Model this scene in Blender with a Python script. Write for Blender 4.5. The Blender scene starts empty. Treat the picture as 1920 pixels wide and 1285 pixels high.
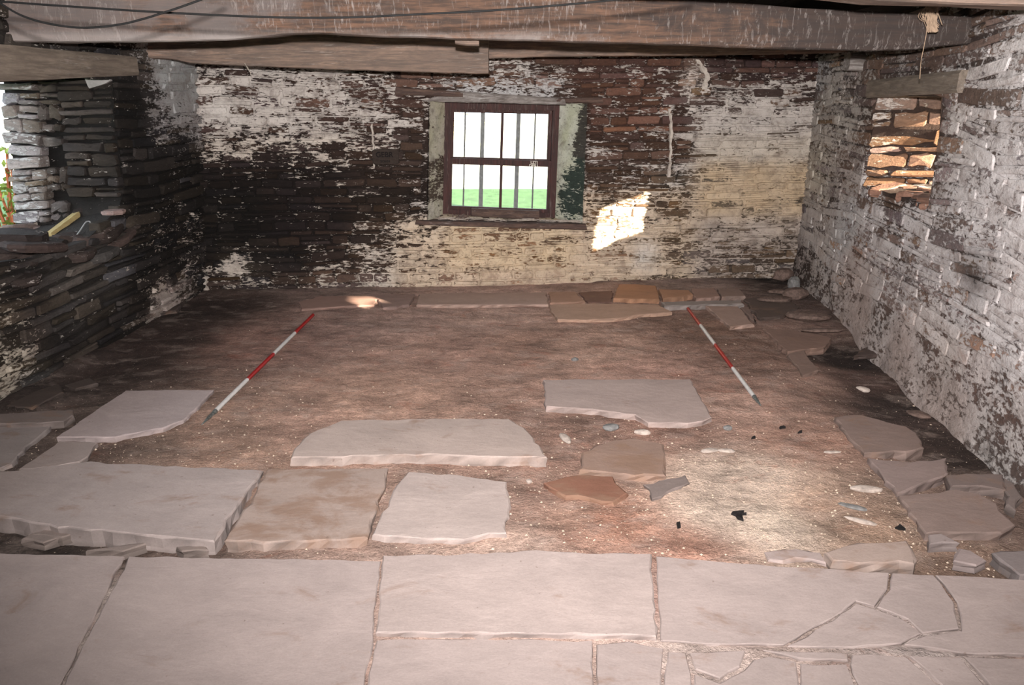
import bpy, bmesh, math, random
import numpy as np
from math import sin, cos, pi, atan, radians, hypot
from mathutils import Vector, Matrix, noise
from mathutils.geometry import delaunay_2d_cdt
random.seed(7)
R = random.Random(11)
rng = np.random.default_rng(5)
SC = bpy.context.scene
COL = SC.collection

# ------------------------------------------------------------------ camera, light, exposure
F = 1464.0
PITCH = atan(457.5 / F)
EYE = 1.65
cam_d = bpy.data.cameras.new('camera')
cam_d.sensor_width = 23.6
cam_d.lens = 23.6 * F / 1920
cam_d.clip_start = 0.02
cam = bpy.data.objects.new('camera', cam_d)
cam.location = (0, 0, EYE)
cam.rotation_euler = (pi / 2 - PITCH, 0, 0)
COL.objects.link(cam)
SC.camera = cam

SC.view_settings.view_transform = 'Standard'
SC.view_settings.look = 'None'
SC.view_settings.gamma = 1.0
SC.view_settings.use_curve_mapping = False
SC.view_settings.exposure = 0.0

world = bpy.data.worlds.new('sky')
SC.world = world
world.use_nodes = True
wn = world.node_tree
wn.nodes['Background'].inputs[0].default_value = (0.80, 0.90, 1.0, 1)
wn.nodes['Background'].inputs[1].default_value = 4.5

SUN_DIR = Vector((-1.51, 1.60, -0.63)).normalized()
sun_d = bpy.data.lights.new('sun', 'SUN')
sun_d.energy = 46.0
sun_d.angle = radians(0.6)
sun_d.color = (1.0, 0.86, 0.66)
sun = bpy.data.objects.new('sun', sun_d)
sun.rotation_euler = SUN_DIR.to_track_quat('-Z', 'Y').to_euler()
sun.location = (6, -5, 5)
COL.objects.link(sun)

# the photographer's flash gun, above the lens
fl_d = bpy.data.lights.new('camera_flash', 'SPOT')
fl_d.energy = 1950.0
fl_d.shadow_soft_size = 0.03
fl_d.spot_size = radians(130)
fl_d.spot_blend = 1.0
fl_d.color = (1.0, 0.95, 0.925)
fl = bpy.data.objects.new('camera_flash', fl_d)
fl.location = (0.0, 0.0, EYE + 0.17)
fl.rotation_euler = Vector((0.07, 1.0, 0.09)).to_track_quat('-Z', 'Y').to_euler()
COL.objects.link(fl)

# ------------------------------------------------------------------ survey helpers (photo measurements to metres)
cP, sP = cos(PITCH), sin(PITCH)
def ray(px, py):
    v = py - 642.5
    return Vector((px - 960.0, F * cP - v * sP, -(v * cP + F * sP)))
CAM = Vector((0, 0, EYE))
def ground(px, py, z=0.0):
    r = ray(px, py)
    return CAM + r * ((z - EYE) / r.z)
def at_depth(px, py, Y):
    r = ray(px, py)
    return CAM + r * (Y / r.y)

class Plane:
    """a wall frame: u along the wall, v the height, d out of the face into the room"""
    def __init__(s, O, U, N, lean=0.0):
        s.O = Vector(O); s.U = Vector(U).normalized(); s.N = Vector(N).normalized()
        s.V = Vector((0, 0, 1)) + s.N * lean
    def p(s, u, v, d=0.0):
        return s.O + s.U * u + s.V * v + s.N * d
    def pix(s, px, py, d=0.0):
        r = ray(px, py)
        n = s.U.cross(s.V)
        o = s.O + s.N * d
        t = (o - CAM).dot(n) / r.dot(n)
        q = CAM + r * t - o
        v = q.z
        return ((q - s.V * v).dot(s.U), v)

def field(pts, s=0.12):
    """smooth map through measured values: pts = [(a, b, (values...))]"""
    P = np.array([[a, b] for a, b, _ in pts]); Vv = np.array([list(v) if hasattr(v, '__len__') else [v] for _, _, v in pts], float)
    def f(A):
        A = np.asarray(A, float).reshape(-1, 2)
        out = np.zeros((len(A), Vv.shape[1]))
        for i in range(0, len(A), 20000):
            d2 = ((A[i:i+20000, None, :] - P[None]) ** 2).sum(2)
            w = 1.0 / (d2 + s * s) ** 2
            out[i:i+20000] = (w @ Vv) / w.sum(1, keepdims=True)
        return out
    return f

def nz(x, y, z=0.0):
    return noise.noise(Vector((x, y, z)))

# ------------------------------------------------------------------ materials
def new_mat(name):
    m = bpy.data.materials.new(name); m.use_nodes = True
    nt = m.node_tree; nt.nodes.clear()
    out = nt.nodes.new('ShaderNodeOutputMaterial'); b = nt.nodes.new('ShaderNodeBsdfPrincipled')
    nt.links.new(b.outputs[0], out.inputs[0])
    b.inputs['Specular IOR Level'].default_value = 0.25
    return m, nt, b
class NB:
    def __init__(s, nt): s.nt = nt
    def n(s, t, **kw):
        x = s.nt.nodes.new(t)
        for k, v in kw.items(): setattr(x, k, v)
        return x
    def l(s, a, b): s.nt.links.new(a, b)
    def set(s, inp, v):
        if isinstance(v, bpy.types.NodeSocket): s.l(v, inp)
        else: inp.default_value = v
    def math(s, op, a, b=0.0, c=0.0, clamp=False):
        x = s.n('ShaderNodeMath', operation=op, use_clamp=clamp)
        s.set(x.inputs[0], a); s.set(x.inputs[1], b); s.set(x.inputs[2], c); return x.outputs[0]
    def mix(s, f, a, b, mode='MIX'):
        x = s.n('ShaderNodeMix', data_type='RGBA', blend_type=mode)
        s.set(x.inputs[0], f); s.set(x.inputs[6], a); s.set(x.inputs[7], b); return x.outputs[2]
    def pos(s, scale=(1, 1, 1), rot=(0, 0, 0)):
        g = s.n('ShaderNodeNewGeometry'); m = s.n('ShaderNodeMapping')
        m.inputs['Scale'].default_value = scale; m.inputs['Rotation'].default_value = rot
        s.l(g.outputs['Position'], m.inputs[0]); return m.outputs[0]
    def noise(s, vec, scale, detail=4, rough=0.55, dist=0.0):
        x = s.n('ShaderNodeTexNoise'); s.l(vec, x.inputs['Vector'])
        x.inputs['Scale'].default_value = scale; x.inputs['Detail'].default_value = detail
        x.inputs['Roughness'].default_value = rough; x.inputs['Distortion'].default_value = dist
        return x.outputs['Fac']
    def ramp(s, v, a, b, lo=0.0, hi=1.0):
        x = s.n('ShaderNodeMapRange', interpolation_type='SMOOTHSTEP')
        s.set(x.inputs[0], v); s.set(x.inputs[1], a); s.set(x.inputs[2], b)
        x.inputs[3].default_value = lo; x.inputs[4].default_value = hi; return x.outputs[0]
    def attr(s, name):
        return s.n('ShaderNodeAttribute', attribute_name=name)
    def bump(s, h, strength, dist, prev=None):
        x = s.n('ShaderNodeBump'); x.inputs['Strength'].default_value = strength
        x.inputs['Distance'].default_value = dist; s.l(h, x.inputs['Height'])
        if prev: s.l(prev, x.inputs['Normal'])
        return x.outputs[0]

# limewashed rubble masonry: bare stone colour, flaking limewash by amount
def masonry_mat(name, sharp=0.03, aniso=2.6, streak=0.0):
    m, nt, b = new_mat(name); N = NB(nt)
    sc = N.attr('stone_color').outputs['Color']; lc = N.attr('lime_color').outputs['Color']; la = N.attr('lime').outputs['Fac']
    iso = N.pos(); flat = N.pos((1, 1, aniso*1.25))
    big = N.noise(iso, 5.0, 3); fine = N.noise(iso, 60.0, 5, 0.65); med = N.noise(flat, 14.0, 6, 0.7)
    flake = N.noise(flat, 22.0, 7, 0.68, 0.4)
    # stone tone
    k = N.math('MULTIPLY_ADD', med, 1.5, 0.25)
    k = N.math('MULTIPLY', k, N.math('MULTIPLY_ADD', fine, 0.8, 0.6))
    stone = N.mix(1.0, sc, N.n('ShaderNodeCombineColor').outputs[0], 'MULTIPLY')
    cc = nt.nodes[-1] if False else None
    comb = [x for x in nt.nodes if x.bl_idname == 'ShaderNodeCombineColor'][-1]
    for i in range(3): N.l(k, comb.inputs[i])
    # limewash mask
    thr = N.math('MULTIPLY_ADD', la, -0.62, 0.81)
    flake2 = N.noise(N.pos((1, 1, 3.0 if aniso > 2 else 1.8)), 6.0, 5, 0.62, 0.5)
    comp = N.math('MULTIPLY_ADD', flake, 1.6, -0.8)
    comp = N.math('ADD', comp, N.math('MULTIPLY_ADD', flake2, 1.1, -0.55))
    comp = N.math('ADD', comp, 0.5)
    mask = N.ramp(N.math('SUBTRACT', comp, thr), -sharp, sharp)
    # limewash tone: dirt and thin places
    dirt = N.ramp(N.noise(iso, 9.0, 6, 0.7, 0.6), 0.42, 0.72)
    lcol = N.mix(N.math('MULTIPLY', dirt, 0.62), lc, N.mix(0.5, sc, (0.17, 0.12, 0.095, 1)))
    spot = N.ramp(N.noise(iso, 45.0, 3, 0.6), 0.55, 0.72)
    lcol = N.mix(N.math('MULTIPLY', spot, 0.45), lcol, (0.12, 0.085, 0.07, 1))
    col = N.mix(mask, stone, lcol)
    N.l(col, b.inputs['Base Color'])
    b.inputs['Roughness'].default_value = 0.88
    h = N.math('ADD', N.math('MULTIPLY', med, 0.6), N.math('MULTIPLY', fine, 0.25))
    h = N.math('ADD', h, N.math('MULTIPLY', mask, 0.18))
    N.l(N.bump(h, 0.9, 0.022), b.inputs['Normal'])
    return m
M_WALL = masonry_mat('limewashed rubble masonry')
M_SOFT = masonry_mat('worn limewash on masonry', 0.09, 1.6)

def earth_mat():
    m, nt, b = new_mat('trodden earth'); N = NB(nt)
    ec = N.attr('earth_color').outputs['Color']; sp = N.attr('speck').outputs['Fac']
    iso = N.pos(); str_ = N.pos((1, 1.5, 1), (0, 0, 0.1))
    a = N.noise(str_, 3.0, 6, 0.6, 0.2); f = N.noise(iso, 90, 4, 0.7); md = N.noise(iso, 16, 6, 0.7, 0.3)
    k = N.math('MULTIPLY_ADD', a, 2.0, 0.0)
    k = N.math('MULTIPLY', k, N.math('MULTIPLY_ADD', f, 1.6, 0.2))
    k = N.math('MULTIPLY', k, N.math('MULTIPLY_ADD', md, 1.4, 0.3))
    comb = N.n('ShaderNodeCombineColor')
    for i in range(3): N.l(k, comb.inputs[i])
    col = N.mix(1.0, ec, comb.outputs[0], 'MULTIPLY')
    pale = N.ramp(N.noise(str_, 5.0, 8, 0.66, 0.3), 0.5, 0.68)
    col = N.mix(N.math('MULTIPLY', pale, 0.6), col, N.mix(0.55, ec, (0.46, 0.36, 0.31, 1)))
    red = N.ramp(N.noise(str_, 4.0, 6, 0.7, 0.5), 0.56, 0.7)
    col = N.mix(N.math('MULTIPLY', red, 0.35), col, N.mix(1.0, ec, (1.0, 0.55, 0.42, 1), 'MULTIPLY'))
    v = N.n('ShaderNodeTexVoronoi'); v.inputs['Scale'].default_value = 110.0
    N.l(iso, v.inputs['Vector'])
    wn_ = N.n('ShaderNodeTexWhiteNoise'); N.l(v.outputs['Position'], wn_.inputs['Vector'])
    dot = N.math('LESS_THAN', v.outputs['Distance'], 0.23)
    pick = N.math('LESS_THAN', wn_.outputs['Value'], N.math('MULTIPLY', sp, 0.30))
    dm = N.math('MULTIPLY', dot, pick)
    col = N.mix(N.math('MULTIPLY', dm, 0.8), col, (0.52, 0.43, 0.34, 1))
    N.l(col, b.inputs['Base Color']); b.inputs['Roughness'].default_value = 0.95
    h = N.math('ADD', N.math('MULTIPLY', a, 1.2), N.math('MULTIPLY', f, 0.25))
    h = N.math('ADD', h, N.math('MULTIPLY', md, 0.5))
    h = N.math('ADD', h, N.math('MULTIPLY', dm, 0.15))
    N.l(N.bump(h, 1.0, 0.03), b.inputs['Normal'])
    return m
M_EARTH = earth_mat()

def slab_mat():
    m, nt, b = new_mat('worn sandstone flag'); N = NB(nt)
    tc = N.attr('stone_color').outputs['Color']
    oi = N.n('ShaderNodeObjectInfo')
    iso = N.pos(); st = N.pos((1, 1.5, 1), (0, 0, 0.3))
    a = N.noise(st, 3.5, 5, 0.6, 0.4); f = N.noise(iso, 120, 4, 0.7); md = N.noise(st, 22, 6, 0.65)
    k = N.math('MULTIPLY_ADD', a, 0.5, 0.75)
    k = N.math('MULTIPLY', k, N.math('MULTIPLY_ADD', f, 0.35, 0.83))
    k = N.math('MULTIPLY', k, N.math('MULTIPLY_ADD', md, 0.22, 0.89))
    comb = N.n('ShaderNodeCombineColor')
    for i in range(3): N.l(k, comb.inputs[i])
    col = N.mix(1.0, tc, comb.outputs[0], 'MULTIPLY')
    dust = N.attr('dirt').outputs['Fac']
    dm = N.ramp(N.math('ADD', N.noise(st, 4.0, 6, 0.65, 0.5), N.math('MULTIPLY', dust, 0.3)), 0.56, 0.76)
    col = N.mix(N.math('MULTIPLY', dm, 0.7), col, (0.235, 0.145, 0.10, 1))
    sp = N.ramp(N.noise(iso, 38, 2, 0.5), 0.72, 0.78)
    col = N.mix(N.math('MULTIPLY', sp, 0.5), col, (0.15, 0.10, 0.08, 1))
    N.l(col, b.inputs['Base Color']); b.inputs['Roughness'].default_value = 0.8
    h = N.math('ADD', a, N.math('MULTIPLY', f, 0.08)); h = N.math('ADD', h, N.math('MULTIPLY', md, 0.3))
    N.l(N.bump(h, 0.5, 0.012), b.inputs['Normal'])
    return m
M_SLAB = slab_mat()

def wood_mat(name, base, dark, white=(0.5, 0.46, 0.43), amt=0.3, axis='x', vert=True, rough=0.85, beam=False):
    m, nt, b = new_mat(name); N = NB(nt)
    s = {'x': (0.6, 8, 8), 'y': (8, 0.6, 8), 'z': (8, 8, 0.6)}[axis]
    g = N.noise(N.pos(s), 6, 8, 0.7, 0.3)
    g2 = N.noise(N.pos((1, 1, 1.6)), 3.2, 7, 0.7, 0.5)
    col = N.mix(N.ramp(g, 0.35, 0.68), dark + (1,), base + (1,))
    col = N.mix(N.ramp(g2, 0.35, 0.65), N.mix(0.55, col, dark + (1,)), col)
    w = N.noise(N.pos((6, 6, 1.3) if vert else s), 7, 6, 0.7, 1.2)
    w2 = N.noise(N.pos(), 2.0, 4, 0.6)
    wm = N.ramp(N.math('ADD', N.math('MULTIPLY', w, 0.7), N.math('MULTIPLY', w2, 0.3)), 0.60 - amt * 0.25, 0.70 - amt * 0.2)
    if beam:      # greyer at the left, ruddy in the middle, sooty at the right; limewash lingers on the lower left arris
        sep = N.n('ShaderNodeSeparateXYZ'); N.l(N.n('ShaderNodeNewGeometry').outputs['Position'], sep.inputs[0])
        X, Z = sep.outputs[0], sep.outputs[2]; wob = N.math('MULTIPLY_ADD', g2, 5.0, -2.5); Xw = N.math('ADD', X, wob)
        col = N.mix(N.ramp(Xw, -2.0, -0.9), N.mix(0.6, col, (0.16, 0.14, 0.135, 1)), col)
        col = N.mix(N.ramp(Xw, 0.7, 1.5), col, N.mix(0.85, col, (0.035, 0.028, 0.026, 1)))
        low = N.math('MULTIPLY', N.ramp(N.math('ADD', Z, N.math('MULTIPLY', w, 0.06)), 2.045, 1.99), N.ramp(Xw, 0.6, -0.9))
        col = N.mix(N.math('MULTIPLY', low, 0.42), col, white + (1,))
    col = N.mix(N.math('MULTIPLY', wm, 0.42 if beam else 0.75), col, white + (1,))
    N.l(col, b.inputs['Base Color']); b.inputs['Roughness'].default_value = rough
    h = N.math('ADD', g, N.math('MULTIPLY', wm, 0.2))
    N.l(N.bump(h, 0.7, 0.01), b.inputs['Normal'])
    return m
M_BEAM = wood_mat('limewashed oak', (0.17, 0.095, 0.062), (0.05, 0.036, 0.030), (0.40, 0.36, 0.34), 0.30, beam=True)
M_BEAM_DARK = wood_mat('dark weathered oak', (0.075, 0.055, 0.048), (0.03, 0.022, 0.02), (0.26, 0.24, 0.23), 0.25)
M_BEAM2 = wood_mat('pale weathered plank', (0.30, 0.205, 0.155), (0.13, 0.10, 0.085), (0.42, 0.36, 0.32), 0.25, vert=False)
M_LINTEL = wood_mat('grey old timber', (0.25, 0.205, 0.165), (0.13, 0.105, 0.085), (0.3, 0.27, 0.24), 0.2, 'y', False)
M_GREYWOOD = wood_mat('silvered grey timber', (0.36, 0.33, 0.31), (0.12, 0.10, 0.09), (0.5, 0.48, 0.46), 0.3, vert=False)
M_SILL = wood_mat('brown dusty board', (0.16, 0.10, 0.075), (0.06, 0.04, 0.035), (0.3, 0.26, 0.24), 0.25, vert=False)
M_FRAME = wood_mat('dusty oxide red paint', (0.085, 0.030, 0.026), (0.035, 0.018, 0.016), (0.16, 0.12, 0.11), 0.3, 'z', False, 0.6)
M_NEWWOOD = wood_mat('sawn softwood', (0.52, 0.42, 0.20), (0.36, 0.27, 0.12), (0.55, 0.48, 0.3), 0.2, 'y', False)

def plain(name, col, rough=0.6, metal=0.0, var=0.25, scale=30):
    m, nt, b = new_mat(name); N = NB(nt)
    f = N.noise(N.pos(), scale, 5, 0.65)
    lo = tuple(c * (1 - var) for c in col) + (1,); hi = tuple(min(1, c * (1 + var)) for c in col) + (1,)
    N.l(N.mix(N.ramp(f, 0.3, 0.7), lo, hi), b.inputs['Base Color'])
    b.inputs['Roughness'].default_value = rough; b.inputs['Metallic'].default_value = metal
    N.l(N.bump(f, 0.3, 0.004), b.inputs['Normal'])
    return m
M_RED = plain('red gloss paint', (0.34, 0.016, 0.016), 0.3, 0, 0.12)
M_WHITE = plain('white gloss paint', (0.60, 0.58, 0.56), 0.3, 0, 0.1)
M_TIP = plain('grimy steel tip', (0.16, 0.17, 0.16), 0.45, 0.6, 0.5, 80)
M_CABLE = plain('black cable', (0.004, 0.004, 0.004), 0.8)
M_STRAW = plain('dry straw', (0.30, 0.215, 0.15), 0.9, 0, 0.25, 60)
M_DRYLEAF = plain('pale dead stalks', (0.42, 0.36, 0.31), 0.9, 0, 0.3, 60)
M_BARG = plain('grey guard bar', (0.20, 0.20, 0.21), 0.6, 0.2)
M_DARK = plain('charcoal', (0.012, 0.010, 0.010), 0.9, 0, 0.4)
M_STEEL = plain('grey steel bar', (0.42, 0.42, 0.42), 0.4, 0.6)
M_PEBG = plain('grey cobble', (0.17, 0.165, 0.16), 0.85, 0, 0.3, 40)
M_PEBW = plain('pale sandstone chip', (0.38, 0.32, 0.28), 0.85, 0, 0.25, 40)
M_PEBB = plain('brown rubble stone', (0.13, 0.09, 0.075), 0.9, 0, 0.35, 40)
M_PLAS = plain('grey plaster', (0.26, 0.245, 0.24), 0.9, 0, 0.2, 20)
M_GRIT = plain('mortar crumbs', (0.50, 0.40, 0.31), 0.9, 0, 0.35, 60)
M_TEXTW = plain('chalky white lettering', (0.75, 0.72, 0.62), 0.8, 0, 0.1)
M_TEXTD = plain('black stamped lettering', (0.008, 0.006, 0.006), 0.9, 0, 0.1)
M_CEIL = plain('unlit black boards', (0.008, 0.007, 0.007), 0.95)  # near-black colour stands in for the unlit gap above the beams
M_GRASS = plain('mown grass', (0.060, 0.125, 0.042), 0.9, 0, 0.3, 6)
M_MEADOW = plain('pale overexposed ground', (0.66, 0.64, 0.50), 0.9, 0, 0.15, 2)  # pale tone stands in for overexposed sunlit ground beyond the lawn
M_LEAF = plain('pale green leaves', (0.22, 0.30, 0.06), 0.8, 0, 0.4, 5)
M_AUTUMN = plain('yellow autumn leaves', (0.62, 0.55, 0.30), 0.8, 0, 0.4, 5)
M_STEM = plain('red brown stems', (0.42, 0.13, 0.06), 0.8, 0, 0.3, 20)
M_COREX = plain('outer rubble core', (0.22, 0.17, 0.14), 0.9, 0, 0.3, 6)

def glass_mat():
    m = bpy.data.materials.new('window glass'); m.use_nodes = True; nt = m.node_tree; nt.nodes.clear()
    o = nt.nodes.new('ShaderNodeOutputMaterial'); t = nt.nodes.new('ShaderNodeBsdfTransparent'); g = nt.nodes.new('ShaderNodeBsdfGlossy')
    d = nt.nodes.new('ShaderNodeBsdfDiffuse'); mx = nt.nodes.new('ShaderNodeMixShader'); m2 = nt.nodes.new('ShaderNodeMixShader')
    n = nt.nodes.new('ShaderNodeTexNoise'); n.inputs['Scale'].default_value = 9; r = nt.nodes.new('ShaderNodeMapRange')
    r.inputs[1].default_value = 0.4; r.inputs[2].default_value = 0.8; r.inputs[3].default_value = 0.02; r.inputs[4].default_value = 0.08
    t.inputs[0].default_value = (0.97, 0.98, 0.97, 1); g.inputs['Roughness'].default_value = 0.08; d.inputs[0].default_value = (0.6, 0.58, 0.52, 1)
    mx.inputs[0].default_value = 0.04; nt.links.new(t.outputs[0], mx.inputs[1]); nt.links.new(g.outputs[0], mx.inputs[2])
    nt.links.new(n.outputs['Fac'], r.inputs[0]); nt.links.new(r.outputs[0], m2.inputs[0])
    nt.links.new(mx.outputs[0], m2.inputs[1]); nt.links.new(d.outputs[0], m2.inputs[2]); nt.links.new(m2.outputs[0], o.inputs[0])
    return m
M_GLASS = glass_mat()

# ------------------------------------------------------------------ object helpers
def link(name, verts, faces, mat, parent=None, smooth=False, attrs=None):
    me = bpy.data.meshes.new(name)
    me.from_pydata([tuple(v) for v in verts], [], faces)
    if mat: me.materials.append(mat)
    if smooth: me.polygons.foreach_set('use_smooth', [True] * len(me.polygons))
    for k, val in (attrs or {}).items():
        val = np.asarray(val, float)
        if val.ndim == 2:
            a = me.attributes.new(k, 'FLOAT_COLOR', 'POINT')
            c = np.ones((len(verts), 4), np.float32); c[:, :3] = val; a.data.foreach_set('color', c.ravel())
        else:
            a = me.attributes.new(k, 'FLOAT', 'POINT'); a.data.foreach_set('value', val.astype(np.float32).ravel())
    me.update()
    o = bpy.data.objects.new(name, me); COL.objects.link(o)
    if parent: o.parent = parent
    return o
def tag(o, label=None, cat=None, group=None, kind=None):
    if label: o['label'] = label
    if cat: o['category'] = cat
    if group: o['group'] = group
    if kind: o['kind'] = kind
    return o
def empty(name, loc=(0, 0, 0)):
    o = bpy.data.objects.new(name, None); o.location = loc; COL.objects.link(o); return o

class MB:
    def __init__(s): s.v = []; s.f = []
    def add(s, vs, fs):
        k = len(s.v); s.v += [Vector(v) for v in vs]; s.f += [tuple(i + k for i in f) for f in fs]; return s
    def box8(s, p):   # p: 8 corners, bottom 4 ccw, top 4 ccw
        return s.add(p, [(3, 2, 1, 0), (4, 5, 6, 7), (0, 1, 5, 4), (1, 2, 6, 5), (2, 3, 7, 6), (3, 0, 4, 7)])
    def tube(s, pts, r, n=8, caps=True):
        pts = [Vector(p) for p in pts]; rs = r if hasattr(r, '__len__') else [r] * len(pts); k0 = len(s.v)
        for i, p in enumerate(pts):
            t = (pts[min(i + 1, len(pts) - 1)] - pts[max(i - 1, 0)]).normalized()
            a = t.cross(Vector((0, 0, 1)))
            if a.length < 1e-3: a = t.cross(Vector((0, 1, 0)))
            a.normalize(); b = t.cross(a)
            for j in range(n):
                q = 2 * pi * j / n
                s.v.append(p + (a * cos(q) + b * sin(q)) * rs[i])
        for i in range(len(pts) - 1):
            for j in range(n):
                s.f.append((k0 + i*n + j, k0 + (i+1)*n + j, k0 + (i+1)*n + (j+1) % n, k0 + i*n + (j+1) % n))
        if caps:
            s.f.append(tuple(k0 + j for j in range(n))); s.f.append(tuple(k0 + (len(pts)-1)*n + j for j in range(n - 1, -1, -1)))
        return s
    def build(s, name, mat, parent=None, smooth=False, attrs=None):
        return link(name, s.v, s.f, mat, parent, smooth, attrs)

def smooth_curve(pts, k=8):
    out = []
    P = [Vector(p) for p in pts]; P = [P[0] * 2 - P[1]] + P + [P[-1] * 2 - P[-2]]
    for i in range(1, len(P) - 2):
        for j in range(k):
            t = j / k; a, b, c, d = P[i-1:i+3]
            out.append(0.5 * ((2*b) + (c-a)*t + (2*a-5*b+4*c-d)*t*t + (-a+3*b-3*c+d)*t**3))
    out.append(P[-2]); return out

def inside(poly, x, y):
    c = False; n = len(poly)
    for i in range(n):
        x1, y1 = poly[i]; x2, y2 = poly[(i+1) % n]
        if (y1 > y) != (y2 > y) and x < (x2-x1) * (y-y1) / (y2-y1) + x1: c = not c
    return c
def spans(poly, v):
    xs = []
    for i in range(len(poly)):
        x1, y1 = poly[i]; x2, y2 = poly[(i+1) % len(poly)]
        if (y1 > v) != (y2 > v): xs.append((x2-x1) * (v-y1) / (y2-y1) + x1)
    xs.sort(); return [(xs[i], xs[i+1]) for i in range(0, len(xs) - 1, 2)]

# ------------------------------------------------------------------ the masonry builder
def make_stone(pl, u0, u1, v0, v1, d, w0, w1, rnd, back=-0.05, rough=1.0, bev=0.005, pf=None):
    """one rubble stone with a rounded, uneven face: w0, w1 = course waviness at each end"""
    du, dv = u1 - u0, v1 - v0
    cu, cv = (u0+u1)/2, (v0+v1)/2
    pts = []
    ch = min(0.2, 0.006 / max(dv, 0.02) + 0.07); cx = min(0.16, ch * dv / du * 1.3)
    base = [(-1, -1+2*ch), (-1+2*cx, -1), (-0.3, -1), (0.35, -1), (1-2*cx, -1), (1, -1+2*ch), (1, 1-2*ch), (1-2*cx, 1), (0.3, 1), (-0.35, 1), (-1+2*cx, 1), (-1, 1-2*ch)]
    for a, b in base:
        ju = rnd.uniform(-.09, .03) * rough * (1 if abs(a) > .9 else 0.4); jv = rnd.uniform(-.16, .05) * rough * (1 if abs(b) > .9 else 0.4)
        u = cu + a * du/2 * (1 + ju); v = cv + b * dv/2 * (1 + jv)
        t = (u-u0)/du; v += w0*(1-t) + w1*t
        pts.append((u, v))
    n = len(pts); tk = min(1, (bev/.005)**2); tu, tv = rnd.uniform(-.05, .05)*rough*tk, rnd.uniform(-.12, .12)*rough*tk
    ins = min(0.35, 0.009/max(dv, .02)) ; vs = []
    mu = sum(p[0] for p in pts)/n; mv = sum(p[1] for p in pts)/n
    if pf is None: e = lambda u, v: 0.0
    else:
        p0 = pf(cu, cv); e = lambda u, v: pf(u, v) - p0
    for u, v in pts: vs.append(pl.p(u, v, back))
    for u, v in pts: vs.append(pl.p(u, v, d - bev - rnd.random()*bev*1.2*rough + (u-mu)*tu + e(u, v)))
    for u, v in pts:
        vs.append(pl.p(mu + (u-mu)*(1-ins*dv/du*1.3), mv + (v-mv)*(1-ins), d + (u-mu)*tu + (v-mv)*tv + rnd.uniform(-.003, .002)*min(rough, bev/.005) + e(u, v)))
    vs.append(pl.p(mu + rnd.uniform(-.2, .2)*du, mv + rnd.uniform(-.1, .1)*dv, d + rnd.uniform(0, .006)*rough))
    fs = []
    for r_ in (0, 1):
        for j in range(n):
            k = (j+1) % n
            fs.append((r_*n+j, r_*n+k, (r_+1)*n+k, (r_+1)*n+j))
    for j in range(n): fs.append((2*n+j, 2*n+(j+1) % n, 3*n))
    return vs, fs, (cu, cv), du*dv

def lay_stones(pl, u0, u1, v0, v1, holes, ch, cw, proud, seed, gap=0.007, wave=0.02, rough=1.0, skip=None, bev=0.005, und=None):
    rnd = random.Random(seed); out = []
    v = v0; ci = 0
    while v < v1 - 0.02:
        h = rnd.uniform(*ch)
        if v + h > v1: h = v1 - v
        vm = v + h/2
        free = [(u0, u1)]
        for hp in holes:
            for a, b in spans(hp, vm):
                nf = []
                for x, y in free:
                    if b <= x or a >= y: nf.append((x, y)); continue
                    if a > x: nf.append((x, a))
                    if b < y: nf.append((b, y))
                free = nf
        for x, y in free:
            u = x
            while u < y - 0.015:
                w = rnd.uniform(*cw) * (1.35 if rnd.random() < .18 else 1)
                if u + w > y - cw[0]*.6: w = y - u
                wv = lambda q: wave * nz(q*1.3, v*2.2 + seed) * 2
                # now and then two thin stones share a course
                parts = [(v, v+h)]
                if h > ch[0]*1.35 and rnd.random() < .25:
                    s_ = v + h*rnd.uniform(.4, .6); parts = [(v, s_), (s_, v+h)]
                for a, b in parts:
                    if skip and skip(u + w/2, (a+b)/2): continue
                    pr = proud(u + w/2, (a+b)/2) if callable(proud) else proud
                    g = gap * rnd.uniform(.5, 1.5)
                    out.append(make_stone(pl, u + g/2, u + w - g/2, a + g/2, b - g/2, pr * rnd.uniform(.35, 1.3) + (und(u + w/2, (a+b)/2) if und else 0), wv(u), wv(u+w), rnd, rough=rough, bev=bev, pf=und))
                u += w
        v += h; ci += 1
    return out

def place_stones(stones, parent, colf, mat, var=0.35, hue=0.12, limit=300, seed=1, smooth=False, limej=0.16, name='stone'):
    """each stone a part of its wall; those past the limit are joined"""
    rnd = random.Random(seed)
    order = sorted(range(len(stones)), key=lambda i: -stones[i][3])
    keep = set(order[:limit]); jv, jf, jA = [], [], {'stone_color': [], 'lime_color': [], 'lime': []}
    for i, (vs, fs, c, ar) in enumerate(stones):
        A = colf(c, vs)
        k = math.exp(rnd.gauss(0, var)); hs = rnd.gauss(0, hue)
        sc = A[:, 0:3] * k * np.array([1 + hs*.5, 1, 1 - hs])
        lc = A[:, 3:6] * (1 + rnd.uniform(-.1, .08)); lm = A[:, 6] + rnd.gauss(0, limej) * (0.35 + np.minimum(A[:, 6], 0.5) * 1.3)
        at = {'stone_color': np.clip(sc, 0.002, .8), 'lime_color': np.clip(lc, 0, .85), 'lime': lm}
        if i in keep: link(name, vs, fs, mat, parent, smooth, at)
        else:
            k0 = len(jv); jv += vs; jf += [tuple(q + k0 for q in f) for f in fs]
            for q in at: jA[q].append(at[q])
    if jv:
        o = link('small_stones', jv, jf, mat, parent, smooth, {q: np.concatenate(jA[q]) for q in jA}); o['kind'] = 'stuff'

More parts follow.
